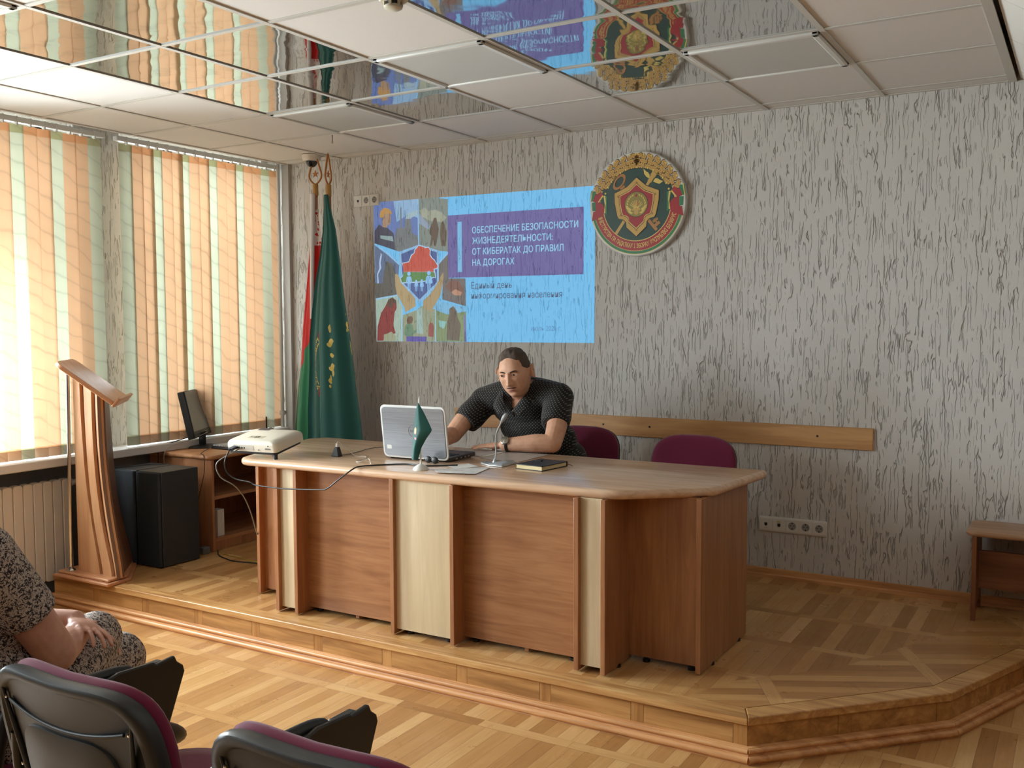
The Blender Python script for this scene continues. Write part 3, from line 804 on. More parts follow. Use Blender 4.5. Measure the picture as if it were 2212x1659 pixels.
def slat(parent, yb, green, width=.087, a0=10, a1=None, lean=0.0):
    """yb: edge nearer the camera; a0/a1: twist at top and foot in degrees"""
    a1 = a0 if a1 is None else a1
    def sheet(z_lo, z_hi, nv, dx=0.0):
        def fn(u, v):
            z = z_hi + (z_lo - z_hi) * v; f = (BZ1 - z) / (BZ1 - BZ0)
            a = rad(a0 + (a1 - a0) * f ** 1.2); s = (u - .5) * width
            bow = .0035 * (1 - (2 * u - 1) ** 2)
            return (XB - s * math.sin(a) + bow + dx, yb + width * .5 * math.cos(rad(a0)) + s * math.cos(a) + lean * f, z)
        return MB().slab(fn, 6, nv, .0007)
    sl = obj('slat', sheet(BZ0 + .062, BZ1 - .045, 14), M_MINT if green else M_PEACH, parent, smooth=50)
    obj('top_hem', sheet(BZ1 - .045, BZ1, 1), M_HEMM if green else M_HEMP, sl, smooth=50)
    obj('hem_band', sheet(BZ0 + .055, BZ0 + .062, 1), M_HEMM if green else M_HEMP, sl, smooth=50)
    obj('weight_pocket', sheet(BZ0, BZ0 + .055, 2, .001), M_MINT2 if green else M_PEACH2, sl, smooth=50)
    return sl
def blind(label, y_lo, y_hi, slats):
    t = thing('vertical_blind', label, 'blind', (XB, (y_lo + y_hi) / 2, BZ0), group='vertical blinds at the windows')
    obj('headrail', MB().box(XB - .020, y_lo, 2.706, XB + .020, y_hi, 2.736), M_RAIL, t, bevel=.004)
    hk = MB()
    for s in slats:
        y = s[0] + .043
        hk.box(XB - .004, y - .004, 2.69, XB + .022, y + .004, 2.738)
    obj('carrier_hooks', hk, M_RAIL, t)
    for s in slats: slat(t, *s)
# right-hand window (measured slat edges, from the pier to the flags)
b2 = [(-1.368, 1), (-1.284, 0), (-1.205, 0), (-1.121, 1), (-1.056, 0), (-.976, 0), (-.890, 1), (-.838, 0), (-.753, 0), (-.669, 1), (-.600, 0), (-.517, 0), (-.428, 1), (-.357, 0), (-.276, 0)]
def run(bs):
    return [(bs[k + 1][0] - .087, bs[k][1], .087, -9, -9) for k in range(len(bs) - 1)]
S2 = run(b2 + [(-.194, 0)]) + [(-.196, 1, .087, -9, -76), (-.112, 0, .087, -9, 2, .012)]
blind('vertical blind of peach and pale green slats at the window nearest the flags', -1.40, -.02, S2)
b1 = [(-2.078, 1), (-1.997, 0), (-1.916, 0), (-1.831, 1), (-1.758, 0), (-1.671, 0), (-1.595, 1), (-1.508, 0)]
S1 = run(b1); S1[1] = (-2.003, 0, .087, -9, -20); S1[5] = (-1.682, 0, .087, -9, -34)
y = -2.159 - .006
for k in range(3):
    S1.insert(0, (y, 1 if k % 3 == 2 else 0, .087, -9, -9)); y -= .081  # blind stops short; the unseen bare rest lets in added light
blind('vertical blind of peach and green slats at the left edge, behind the lectern', -2.42, -1.48, S1)

# ---------------------------------------------------------------- projected slide on the front wall
SLIDE = {
'bg': [(0.994, 2.417), (2.687, 2.407), (2.681, 1.463), (1.006, 1.462)],
'sky': [(0.994, 2.417), (1.373, 2.416), (1.374, 2.112), (1.211, 2.072), (0.999, 2.138)],
'sky2': [(1.168, 2.416), (1.373, 2.416), (1.372, 2.291), (1.286, 2.318), (1.193, 2.272)],
'plant': [(1.163, 2.142), (1.193, 2.228), (1.22, 2.234), (1.224, 2.369), (1.233, 2.369), (1.235, 2.233), (1.259, 2.229), (1.263, 2.287), (1.308, 2.289), (1.32, 2.193), (1.37, 2.168), (1.374, 2.112), (1.211, 2.072), (1.163, 2.09)],
'steam': [(1.267, 2.29), (1.281, 2.326), (1.322, 2.331), (1.368, 2.346), (1.372, 2.313), (1.331, 2.301), (1.308, 2.288)],
'helmet': [(1.044, 2.318), (1.054, 2.354), (1.083, 2.375), (1.12, 2.369), (1.148, 2.348), (1.155, 2.327), (1.12, 2.332), (1.087, 2.33), (1.077, 2.308), (1.049, 2.31)],
'face': [(1.077, 2.316), (1.087, 2.331), (1.136, 2.33), (1.144, 2.305), (1.137, 2.264), (1.114, 2.256), (1.109, 2.24), (1.071, 2.235), (1.067, 2.279)],
'jacket': [(1.001, 2.223), (1.043, 2.266), (1.071, 2.246), (1.109, 2.239), (1.164, 2.2), (1.181, 2.082), (0.999, 2.138)],
'jband': [(1.05, 2.19), (1.155, 2.179), (1.163, 2.142), (1.051, 2.169)],
'fire': [(1.377, 2.415), (1.52, 2.415), (1.615, 2.398), (1.612, 2.056), (1.535, 2.067), (1.378, 2.114)],
'smoke': [(1.386, 2.341), (1.43, 2.356), (1.457, 2.33), (1.51, 2.337), (1.562, 2.316), (1.605, 2.278), (1.562, 2.252), (1.474, 2.264), (1.403, 2.297)],
'roof': [(1.381, 2.32), (1.473, 2.228), (1.455, 2.208), (1.38, 2.255)],
'ff1': [(1.491, 2.256), (1.502, 2.284), (1.52, 2.283), (1.528, 2.25), (1.54, 2.21), (1.53, 2.154), (1.516, 2.097), (1.5, 2.098), (1.497, 2.148), (1.481, 2.098), (1.468, 2.103), (1.48, 2.163), (1.462, 2.186), (1.473, 2.221)],
'ff2': [(1.557, 2.245), (1.575, 2.258), (1.588, 2.236), (1.604, 2.186), (1.595, 2.094), (1.56, 2.095), (1.548, 2.181)],
'light': [(1.001, 2.134), (1.106, 2.07), (1.212, 1.989), (1.186, 1.777), (1.004, 1.756)],
'trees': [(1.001, 1.865), (1.065, 1.859), (1.081, 1.952), (1.101, 2.011), (1.152, 1.994), (1.188, 1.897), (1.181, 1.777), (1.004, 1.756)],
'bolt': [(1.054, 2.072), (1.065, 2.057), (1.05, 1.998), (1.057, 1.968), (1.028, 1.924), (1.032, 1.864), (1.02, 1.86), (1.019, 1.928), (1.04, 1.968), (1.037, 2.002)],
'arc1': [(0.999, 2.138), (1.013, 2.127), (1.116, 2.07), (1.213, 1.996), (1.209, 1.981), (1.106, 2.058), (1.001, 2.125)],
'acc': [(1.614, 2.054), (1.532, 1.981), (1.533, 1.852), (1.571, 1.887), (1.563, 1.743), (1.751, 1.696), (1.749, 1.877), (1.615, 1.881)],
'acc_fire': [(1.583, 1.829), (1.636, 1.871), (1.696, 1.862), (1.734, 1.805), (1.721, 1.762), (1.652, 1.778), (1.609, 1.807)],
'acc_glow': [(1.635, 1.789), (1.67, 1.809), (1.721, 1.787), (1.713, 1.766), (1.661, 1.769)],
'arc2': [(1.614, 2.057), (1.615, 2.043), (1.538, 1.975), (1.534, 1.987)],
'cpr': [(1.004, 1.753), (1.186, 1.776), (1.238, 1.689), (1.23, 1.463), (1.008, 1.462)],
'arc3': [(1.004, 1.759), (1.186, 1.782), (1.188, 1.771), (1.004, 1.747)],
'resc': [(1.011, 1.465), (1.018, 1.564), (1.048, 1.654), (1.086, 1.702), (1.111, 1.743), (1.148, 1.761), (1.181, 1.742), (1.185, 1.69), (1.166, 1.66), (1.155, 1.571), (1.173, 1.519), (1.126, 1.504), (1.074, 1.511), (1.068, 1.466)],
'rhair': [(1.099, 1.713), (1.115, 1.75), (1.148, 1.764), (1.178, 1.745), (1.185, 1.719), (1.157, 1.727), (1.143, 1.69), (1.115, 1.698)],
'dummy': [(1.069, 1.503), (1.136, 1.53), (1.177, 1.496), (1.172, 1.465), (1.078, 1.464)],
'boy_bg': [(1.236, 1.641), (1.35, 1.673), (1.395, 1.701), (1.506, 1.678), (1.505, 1.464), (1.23, 1.462)],
'boy': [(1.247, 1.504), (1.252, 1.563), (1.285, 1.593), (1.321, 1.571), (1.325, 1.534), (1.38, 1.556), (1.384, 1.541), (1.32, 1.51), (1.307, 1.493)],
'boyhead': [(1.267, 1.608), (1.286, 1.633), (1.313, 1.633), (1.322, 1.607), (1.312, 1.585), (1.276, 1.582)],
'door': [(1.354, 1.673), (1.395, 1.691), (1.407, 1.512), (1.352, 1.519)],
'exting': [(1.447, 1.497), (1.45, 1.57), (1.466, 1.592), (1.485, 1.585), (1.494, 1.563), (1.49, 1.494)],
'bar': [(1.265, 1.497), (1.433, 1.496), (1.433, 1.463), (1.265, 1.463)],
'vline': [(1.224, 1.682), (1.236, 1.682), (1.232, 1.462), (1.222, 1.462)],
'vline2': [(1.506, 1.722), (1.514, 1.722), (1.511, 1.464), (1.502, 1.463)],
'vline3': [(1.369, 2.416), (1.377, 2.416), (1.377, 2.114), (1.371, 2.113)],
'out': [(1.512, 1.74), (1.753, 1.687), (1.754, 1.464), (1.511, 1.464)],
'outsky': [(1.512, 1.74), (1.753, 1.687), (1.754, 1.662), (1.608, 1.642), (1.513, 1.672)],
'man': [(1.597, 1.476), (1.603, 1.599), (1.621, 1.649), (1.618, 1.678), (1.652, 1.699), (1.681, 1.663), (1.685, 1.627), (1.711, 1.57), (1.697, 1.47)],
'paper': [(1.53, 1.606), (1.598, 1.595), (1.576, 1.549), (1.538, 1.563)],
'shield_b': [(1.211, 2.064), (1.378, 2.114), (1.539, 2.067), (1.538, 1.852), (1.378, 1.723), (1.226, 1.855)],
'shield': [(1.229, 2.055), (1.378, 2.098), (1.524, 2.056), (1.522, 1.858), (1.378, 1.745), (1.241, 1.862)],
'map_w': [(1.234, 1.995), (1.291, 2.004), (1.311, 2.047), (1.337, 2.061), (1.339, 2.079), (1.374, 2.11), (1.418, 2.101), (1.427, 2.092), (1.458, 2.096), (1.476, 2.07), (1.471, 2.041), (1.489, 2.02), (1.506, 2.007), (1.515, 1.993), (1.539, 1.965), (1.523, 1.944), (1.505, 1.943), (1.512, 1.917), (1.515, 1.885), (1.492, 1.889), (1.469, 1.868), (1.379, 1.859), (1.252, 1.857), (1.232, 1.855), (1.213, 1.893), (1.236, 1.907), (1.253, 1.939)],
'map_r': [(1.241, 1.991), (1.294, 1.998), (1.318, 2.043), (1.343, 2.058), (1.344, 2.075), (1.376, 2.104), (1.417, 2.095), (1.427, 2.086), (1.456, 2.09), (1.469, 2.069), (1.464, 2.04), (1.483, 2.016), (1.5, 2.004), (1.51, 1.991), (1.531, 1.965), (1.52, 1.95), (1.497, 1.948), (1.498, 1.928), (1.247, 1.935)],
'map_g': [(1.247, 1.934), (1.498, 1.926), (1.505, 1.916), (1.508, 1.891), (1.489, 1.895), (1.469, 1.875), (1.38, 1.866), (1.254, 1.864), (1.235, 1.863), (1.221, 1.891), (1.241, 1.903)],
'handL': [(1.174, 1.918), (1.188, 1.925), (1.206, 1.911), (1.226, 1.859), (1.279, 1.814), (1.342, 1.754), (1.347, 1.701), (1.26, 1.661), (1.25, 1.696), (1.191, 1.779), (1.176, 1.838)],
'handR': [(1.576, 1.923), (1.577, 1.887), (1.561, 1.808), (1.552, 1.772), (1.512, 1.719), (1.471, 1.659), (1.406, 1.696), (1.409, 1.738), (1.459, 1.774), (1.513, 1.831), (1.547, 1.888)],
'purple': [(1.612, 2.292), (2.611, 2.287), (2.609, 1.88), (1.615, 1.884)],
'accent': [(1.69, 2.245), (1.724, 2.246), (1.723, 1.92), (1.691, 1.92)],
'strip': [(1.733, 1.638), (1.747, 1.638), (1.757, 1.465), (1.74, 1.465)],
}
EXPF = 2 ** EXPOSURE
def slide_mat(name, col, k=1.0):  # wall plates that glow in place of the projector's light
    q = plaster(name, (92, 92, 96), (70, 70, 74))
    q.set(em=lin(col)[:3] + (1,))
    q.l(q.math('MULTIPLY', q.math('SUBTRACT', 1.0, q.math('MULTIPLY', q.groove, 0.30)), k * SLIDE_K / EXPF), q.b.inputs['Emission Strength'])  # glow dimmed in the grooves to imitate shade there
    return q.m
SCOL = {'bg': (118, 204, 255), 'sky': (104, 130, 190), 'sky2': (150, 190, 226), 'plant': (122, 128, 130), 'steam': (170, 196, 206), 'helmet': (196, 150, 84), 'face': (176, 146, 118),
 'jacket': (72, 74, 92), 'jband': (150, 176, 176), 'fire': (134, 146, 138), 'smoke': (170, 176, 156), 'roof': (150, 168, 190), 'ff1': (104, 88, 74), 'ff2': (108, 96, 80),
 'light': (104, 122, 152), 'trees': (104, 104, 98), 'bolt': (190, 214, 250), 'arc1': (150, 206, 250), 'acc': (120, 116, 114), 'acc_fire': (130, 96, 84), 'acc_glow': (196, 150, 124), 'arc2': (150, 206, 250),
 'cpr': (176, 200, 184), 'arc3': (160, 214, 246), 'resc': (148, 72, 70), 'rhair': (104, 84, 72), 'dummy': (170, 176, 146), 'boy_bg': (158, 166, 138), 'boy': (110, 146, 116), 'boyhead': (120, 96, 78),
 'door': (166, 196, 190), 'exting': (156, 92, 82), 'bar': (102, 92, 176), 'vline': (160, 214, 240), 'vline2': (160, 214, 240), 'vline3': (150, 206, 250), 'out': (138, 158, 116), 'outsky': (130, 196, 236),
 'man': (116, 106, 92), 'paper': (150, 204, 200), 'shield_b': (150, 196, 236), 'shield': (82, 104, 160), 'map_w': (190, 222, 250), 'map_r': (206, 92, 76), 'map_g': (98, 146, 84),
 'handL': (186, 164, 120), 'handR': (180, 158, 116), 'purple': (112, 106, 168), 'accent': (126, 200, 244), 'strip': (128, 126, 186)}
SNAME = {'bg': 'background', 'purple': 'title_block', 'accent': 'accent_bar', 'map_r': 'red_map_area', 'map_g': 'green_map_area', 'map_w': 'map_outline', 'shield': 'shield', 'shield_b': 'shield_border',
         'handL': 'cupped_hand', 'handR': 'cupped_hand', 'helmet': 'worker_helmet', 'face': 'worker_face', 'jacket': 'worker_jacket', 'resc': 'rescuer', 'bolt': 'lightning_bolt', 'exting': 'fire_extinguisher', 'plant': 'factory_skyline'}
def slide():
    t = thing('projected_slide', 'bright blue projected slide with purple title block on the wall left of the emblem', 'projected image', (1.84, -.001, 1.94))
    for k, (n, P) in enumerate(SLIDE.items()):
        y = -.0012 - .00006 * k
        if n in ('purple', 'accent', 'strip'): y -= .0004
        obj(SNAME.get(n, 'picture_area'), MB().add([(p[0], y, p[1]) for p in P], [tuple(range(len(P)))]), slide_mat('slide_' + n, SCOL[n]), t)
    fam = slide_mat('slide_family_white', (150, 208, 255)); y = -.0055
    for x, zt, h, w in ((1.294, 1.935, .132, .020), (1.354, 1.878, .077, .013), (1.4, 1.881, .081, .013), (1.459, 1.935, .136, .022)):
        m = MB(); zb = zt - h; r = h * .11
        m.add([(x + r * math.cos(a * PI / 6), y, zt - r + r * math.sin(a * PI / 6)) for a in range(12)], [tuple(range(12))])
        sk = (x in (1.4, 1.459))
        wd = w * (1.25 if sk else .9)
        m.add([(x - w * .75, y, zt - h * .25), (x + w * .75, y, zt - h * .25), (x + (wd if sk else w * .7), y, zt - h * .62), (x - (wd if sk else w * .7), y, zt - h * .62)], [(0, 1, 2, 3)])
        for s in (-1, 1):
            m.add([(x + s * w * .15, y, zt - h * .6), (x + s * w * .6, y, zt - h * .6), (x + s * w * .55, y, zb), (x + s * w * .15, y, zb)], [(0, 1, 2, 3)])
            m.add([(x + s * w * .6, y, zt - h * .27), (x + s * w * 1.0, y, zt - h * .30), (x + s * w * 1.35, y, zt - h * .58), (x + s * w * 1.05, y, zt - h * .60)], [(0, 1, 2, 3)])
        obj('family_figure', m, fam, t)
    tm = slide_mat('slide_title_letters', (158, 226, 255)); gm = slide_mat('slide_grey_letters', (92, 110, 142)); gm2 = slide_mat('slide_pale_letters', (100, 150, 198))
    for body, x0, x1, z, mt, bold in (('ОБЕСПЕЧЕНИЕ БЕЗОПАСНОСТИ', 1.805, 2.574, 2.166, tm, .012), ('ЖИЗНЕДЕЯТЕЛЬНОСТИ:', 1.805, 2.397, 2.097, tm, .012), ('ОТ КИБЕРАТАК ДО ПРАВИЛ', 1.805, 2.473, 2.028, tm, .012),
                                    ('НА ДОРОГАХ', 1.805, 2.122, 1.957, tm, .012), ('Единый день', 1.796, 2.103, 1.809, gm, .004), ('информирования населения', 1.796, 2.463, 1.744, gm, .004), ('июль 2026 г.', 2.243, 2.458, 1.536, gm2, .001)):
        vs, fs = text_mesh(body, 1.0, bold); a, b = min(v[0] for v in vs), max(v[0] for v in vs)
        s = (x1 - x0) / (b - a); sz = .064 if mt is tm else (.066 if mt is gm else .048)
        zs = min(s * 1.18, sz)
        obj('lettering', MB().add([(x0 + (v[0] - a) * s, -.0058, z + v[1] * zs) for v in vs], fs), mt, t)
slide()

# ---------------------------------------------------------------- emblem
GOLD = plain('emblem_gold', (206, 166, 88), 0.4); GOLDL = plain('emblem_light_gold', (226, 200, 110), 0.4); GOLDD = plain('emblem_bronze', (178, 124, 66), 0.4)
EGREEN = plain('emblem_green', (34, 66, 56), 0.4); ERED = plain('emblem_red', (166, 40, 46), 0.4); EDRED = plain('emblem_dark_red', (124, 34, 42), 0.4)
ELINE = plain('emblem_dark_line', (58, 34, 24), 0.5); EGRN2 = plain('emblem_band_green', (52, 128, 84), 0.4); EWHITE = plain('emblem_white', (222, 220, 214), 0.35)
def leaf_poly(L, W, n=4):
    up = [(0, 0)]
    for i in range(n):
        x0 = L * (i + .15) / n; x1 = L * (i + .6) / n; x2 = L * (i + 1.0) / n
        w = W * (.55 + .45 * math.sin(PI * (i + .8) / (n + .6)))
        up += [(x0, w * .62), (x1, w), (x2, w * .70)]
    up[-1] = (L * .97, W * .35)
    return up + [(L, 0)] + [(x, -y) for x, y in up[:0:-1]]
def emblem():
    R, cx, cz, yf = .303, 2.970, 2.277, -.036
    t = thing('wall_emblem', 'round white rimmed emblem with golden oak wreath and shield, high on the plaster wall', 'emblem', (cx, 0, cz))
    disc = MB().lathe([(R - .004, 0), (R, .004), (R, .031), (R - .005, .036), (0, .036)], 72, (cx, 0, cz), (0, -1, 0))
    obj('disc', disc, EWHITE, t, smooth=40)
    fr = ((cx, yf, cz), (R, 0, 0), (0, 0, R), (0, -1, 0))
    lay = [0]
    def put(name, polys, mat, h, h0=0.0, par=t):
        m = MB()
        for k, p in enumerate(polys): m.prism(p, h0, h + .00011 * k, fr)
        return obj(name, m, mat, par)
    circ = lambda r, x=0, y=0, n=64: [(x + r * math.cos(2 * PI * i / n), y + r * math.sin(2 * PI * i / n)) for i in range(n)]
    put('green_field', [circ(.77)], EGREEN, .0008)
    # lower scroll: green, gold and red bands
    def band(r0, r1, a0=192, a1=349): return arc(0, 0, r1, a0, a1, 48) + arc(0, 0, r0, a1, a0, 48)
    put('scroll', [band(.70, .965)], GOLDL, .0012); sc = put('scroll_green_band', [band(.905, .955)], EGRN2, .0016); put('scroll_red_band', [band(.715, .895)], ERED, .0017)
    txt = 'МІНІСТЭРСТВА ПА ПАДАТКАХ І ЗБОРАХ РЭСПУБЛІКІ БЕЛАРУСЬ'
    m = MB(); n = len(txt); rb = .845
    adv = [.55 if c in ' І' else 1.0 for c in txt]; tot = sum(adv); acc = 0
    for c, a in zip(txt, adv):
        if c != ' ':
            vs, fs = text_mesh(c, .118, .002, 'CENTER'); ang = rad(193 + (348 - 193) * (acc + a / 2) / tot); ca, sa = math.cos(ang), math.sin(ang)
            # glyph up vector points to the centre
            P = [(ca * (rb + .0 - v[1]) - sa * v[0] * .60, sa * (rb - v[1]) + ca * v[0] * .60) for v in vs]
            m.add([(cx + p[0] * R, yf - .0021, cz + p[1] * R) for p in P], fs)
        acc += a
    obj('scroll_lettering', m, GOLDL, t)
    # ribbons at both ends of the scroll
    for s in (-1, 1):
        put('ribbon', [[(s * x, y) for x, y in P] for P in ([(.93, .30), (.97, .12), (.80, .06), (.70, .20), (.76, .28), (.86, .22)], [(.88, .10), (.88, -.10), (.66, -.14), (.70, .02), (.78, .08)], [(.92, -.10), (.95, -.28), (.72, -.20), (.66, -.10)])], ERED, .0022)
        put('ribbon_edge', [[(s * x, y) for x, y in P] for P in ([(.86, .285), (.97, .31), (.99, .10), (.93, .11)], [(.87, .09), (.95, .08), (.94, -.08), (.87, -.09)], [(.66, .19), (.62, .19), (.62, -.16), (.655, -.18), (.66, -.02), (.645, .05)])], EGRN2, .0024)
        put('ribbon_trim', [[(s * x, y) for x, y in P] for P in ([(.70, .20), (.66, .20), (.64, .02), (.66, -.14), (.69, -.14), (.67, .02)], [(.93, .32), (.95, .32), (.99, .10), (.97, .10)], [(.70, .19), (.80, .07), (.82, .09), (.72, .215)])], GOLDL, .0026)
    # oak wreath
    rnd = random.Random(4)
    for s in (-1, 1):
        lv, ln, ac = [], [], []
        for i in range(8):
            a = 14 + i * 10.2
            for rr, tw in ((.872, 22), (.805, 4), (.755, -20)):
                th = rad(a - (3 if rr == .805 else 0) + 2); L = .165; base = (math.cos(th) * rr, math.sin(th) * rr)
                d = th + PI / 2 + rad(-tw)
                if rr == .755 and i == 0: continue
                pl = leaf_poly(L, .050)
                f = lambda p, o=base, dd=d: (s * (o[0] + p[0] * math.cos(dd) - p[1] * math.sin(dd)), o[1] + p[0] * math.sin(dd) + p[1] * math.cos(dd))
                h = .0014 + .0003 * ((i * 3 + int(rr * 100)) % 5) + .00004 * i
                lv.append(([f(p) for p in pl], h)); ln.append(([f(p) for p in [(.01, .004), (.145, .003), (.145, -.003), (.01, -.004)]], h + .0006))
            th = rad(a + 6)
            for rr in (.945, .700):
                if rr == .945 and i in (0,): continue
                ac.append(circ(.020, s * math.cos(th) * rr, math.sin(th) * rr, 12))
        m = MB(); m2 = MB()
        big = MB()
        for p, h in lv:
            c0 = (sum(q[0] for q in p) / len(p), sum(q[1] for q in p) / len(p))
            big.prism([(c0[0] + (q[0] - c0[0]) * 1.10, c0[1] + (q[1] - c0[1]) * 1.18) for q in p], 0, h - .0002, fr)
            m.prism(p, 0, h + .00002 * len(m.f) / 20, fr)
        for k, (p, h) in enumerate(ln): m2.prism(p, 0, h + .00003 * k, fr)
        w = obj('oak_branch', m, GOLD, t); obj('leaf_outlines', big, ELINE, w); obj('leaf_ribs', m2, GOLDD, w)  # dark outline drawn round each leaf
        a2 = MB()
        for p in ac: a2.prism(p, 0, .0030, fr)
        obj('acorns', a2, GOLDL, w)
    # crossed key and staff
    def bar(p, q, w):
        d = (Vector(q) - Vector(p)).normalized(); nn = Vector((-d.y, d.x)) * w / 2
        return [(p[0] + nn.x, p[1] + nn.y), (q[0] + nn.x, q[1] + nn.y), (q[0] - nn.x, q[1] - nn.y), (p[0] - nn.x, p[1] - nn.y)]
    put('key', [bar((-.30, .32), (.42, -.52), .062), bar((.34, -.36), (.44, -.30), .05), bar((.38, -.44), (.48, -.37), .06), bar((.36, -.31), (.46, -.42), .03), bar((-.34, .30), (-.25, .36), .05)], GOLDD, .0022)
    ring = []
    for i in range(24):
        a0, a1 = 2 * PI * i / 24, 2 * PI * (i + 1) / 24; tilt = rad(-38)
        def e(a, k): x, y = .10 * k * math.cos(a), .175 * k * math.sin(a); return (-.36 + x * math.cos(tilt) - y * math.sin(tilt), .44 + x * math.sin(tilt) + y * math.cos(tilt))
        ring.append([e(a0, 1), e(a1, 1), e(a1, .66), e(a0, .66)])
    put('key_bow', ring, GOLDD, .0026)
    put('staff', [bar((.30, .46), (-.43, -.55), .058), bar((.26, .40), (.33, .50), .085), bar((.28, .43), (.36, .55), .075), bar((.33, .50), (.385, .585), .11)], GOLD, .0020)
    wing = [(.27, .46), (.20, .50), (.155, .56), (.14, .66), (.20, .60), (.235, .585), (.27, .53)]
    wing2 = [(.34, .40), (.40, .37), (.47, .345), (.545, .39), (.47, .425), (.44, .45), (.38, .455)]
    put('wing', [wing, wing2], GOLDL, .0028)
    # shield
    sh = [(0, .50), (.20, .33), (.46, .225), (.455, .05), (.40, -.21), (.37, -.265), (.27, -.29), (.215, -.34), (.205, -.44), (.0, -.62)]
    full = lambda P: P + [(-x, y) for x, y in P[::-1] if abs(x) > 1e-6]
    def scl(P, k, dy=0): return [(x * k, (y + .02) * k - .02 + dy) for x, y in P]
    put('shield', [full(scl(sh, 1.03))], ELINE, .0030); put('shield_rim', [full(sh)], GOLD, .0036)
    put('shield_line', [full(scl(sh, .80))], ELINE, .0040); put('shield_inner_rim', [full(scl(sh, .775))], GOLDL, .0043); put('shield_face', [full(scl(sh, .735))], ERED, .0047)
    put('rivets', [circ(.022, x, y, 14) for x, y in ((0, .40), (.385, .16), (-.385, .16), (.325, -.20), (-.325, -.20), (0, -.50))], GOLDD, .0052)
    put('medallion', [circ(.245, 0, -.01)], ELINE, .0052); put('medallion_face', [circ(.236, 0, -.01)], plain('medallion_olive_gold', (150, 136, 66), .4), .0056)
    # wheat wreath, globe with rising sun, map outline, star on the medallion
    wh = []
    for s in (-1, 1):
        for i in range(9):
            a = rad(-60 + i * 16); c = (s * .185 * math.cos(a), -.01 + .185 * math.sin(a)); d = a + rad(60)
            wh.append([(c[0] + s * x * math.cos(d) * 1.0 - s * y * math.sin(d), c[1] + x * math.sin(d) + y * math.cos(d)) for x, y in ((-.03, 0), (0, .016), (.035, 0), (0, -.016))])
    put('medallion_wheat', wh, GOLDL, .0060)
    put('medallion_globe', [arc(0, -.16, .10, 20, 160, 12), arc(0, -.16, .05, 0, 360, 14)[:-1]], GOLD, .0060)
    put('medallion_rays', [bar((.03 * math.cos(rad(a)), -.10 + .03 * math.sin(rad(a))), (.15 * math.cos(rad(a)), -.08 + .15 * math.sin(rad(a))), .012) for a in range(30, 160, 15)], GOLDL, .0062)
    put('medallion_map', [[(-.06, .0), (-.02, .03), (.0, .075), (.03, .07), (.055, .02), (.07, -.02), (.03, -.055), (-.05, -.05), (-.06, -.03)]], GOLDD, .0066)
    put('medallion_star', [[(.035 * (1 if k % 2 == 0 else .42) * math.sin(k * PI / 5), .155 + .035 * (1 if k % 2 == 0 else .42) * math.cos(k * PI / 5)) for k in range(10)]], ERED, .0066)
    put('medallion_ribbons', [[(s * .22, -.02), (s * .10, -.10), (s * .12, -.14), (s * .20, -.09)] for s in (-1, 1)] + [[(s * .19, -.10), (s * .09, -.16), (s * .10, -.20), (s * .16, -.155)] for s in (-1, 1)], GOLDL, .0060)
emblem()

# ---------------------------------------------------------------- sockets, wall board
M_SOCK = plain('socket_white_plastic', (224, 222, 216), 0.3); M_SHOLE = plain('socket_hole', (24, 24, 24), 0.6)
def socket_strip(x0, x1, z0, z1, kinds, label, group=None):
    t = thing('socket_strip', label, 'wall socket', ((x0 + x1) / 2, 0, (z0 + z1) / 2), group=group)
    fr = lambda o: (o, (1, 0, 0), (0, 0, 1), (0, -1, 0))
    obj('frame', MB().prism(rrect(x0, z0, x1, z1, .004), 0, .009, fr((0, 0, 0))), M_SOCK, t, bevel=.002)
    n = len(kinds); w = (x1 - x0 - .008) / n; cz = (z0 + z1) / 2
    for i, k in enumerate(kinds):
        cx = x0 + .004 + w * (i + .5); a = w / 2 - .0025
        if k == 's':
            m = obj('socket_outlet', MB().prism(rrect(-a, -a, a, a, .004), .009, .0125, fr((cx, 0, cz))), M_SOCK, t, bevel=.001)
            obj('socket_well', MB().lathe([(.0215, .0126), (.0205, .0129), (.019, .0127), (0, .0127)], 28, (cx, 0, cz), (0, -1, 0)), plain('socket_well_grey', (150, 148, 144), .5), m)
            h = MB()
            for dx, dz, r in ((-.0095, .002, .0028), (.0095, .002, .0028), (0, -.015, .0035), (0, .016, .0035)):
                h.lathe([(r, .0128), (r, .0132), (0, .0132)], 10, (cx + dx, 0, cz + dz), (0, -1, 0))
            obj('socket_hole', h, M_SHOLE, m)
        else:
            m = obj('data_outlet', MB().prism(rrect(-a, -a, a, a, .004), .009, .0125, fr((cx, 0, cz))), M_SOCK, t, bevel=.001)
            obj('port', MB().box(cx - .008, -.0133, cz - .007, cx + .008, -.0125, cz + .007).box(cx - .004, -.0133, cz - .011, cx + .004, -.0125, cz - .006), M_SHOLE, m)
            if k == 'y': obj('port_label', MB().box(cx - .010, -.0134, cz + .014, cx + .010, -.0125, cz + .020), plain('yellow_label', (190, 190, 70), .5), m)
            else: obj('port_label', MB().box(cx - .010, -.0134, cz - .022, cx + .010, -.0125, cz - .018), plain('pale_label', (205, 203, 198), .5), m)
    return t
socket_strip(3.705, 4.076, .424, .508, ['d', 'y', 's', 's', 's'], 'white strip of five sockets low on the wall right of the desk')
socket_strip(.826, 1.050, 2.396, 2.474, ['d', 's', 's'], 'white strip of three sockets high on the wall at the slide corner')
M_BOARD = wood('wall_board_beech', (172, 122, 74), (196, 148, 96), (216, 170, 116), 'X', 0.7, 0.4, streak=0.45)
wb = thing('wall_board', 'long wooden chair rail board on the plaster wall behind the man and the chairs', 'wall board', (2.98, 0, .97))
obj('board', MB().box(1.665, -.018, .910, 4.305, -.0, 1.027), M_BOARD, wb, bevel=.002)
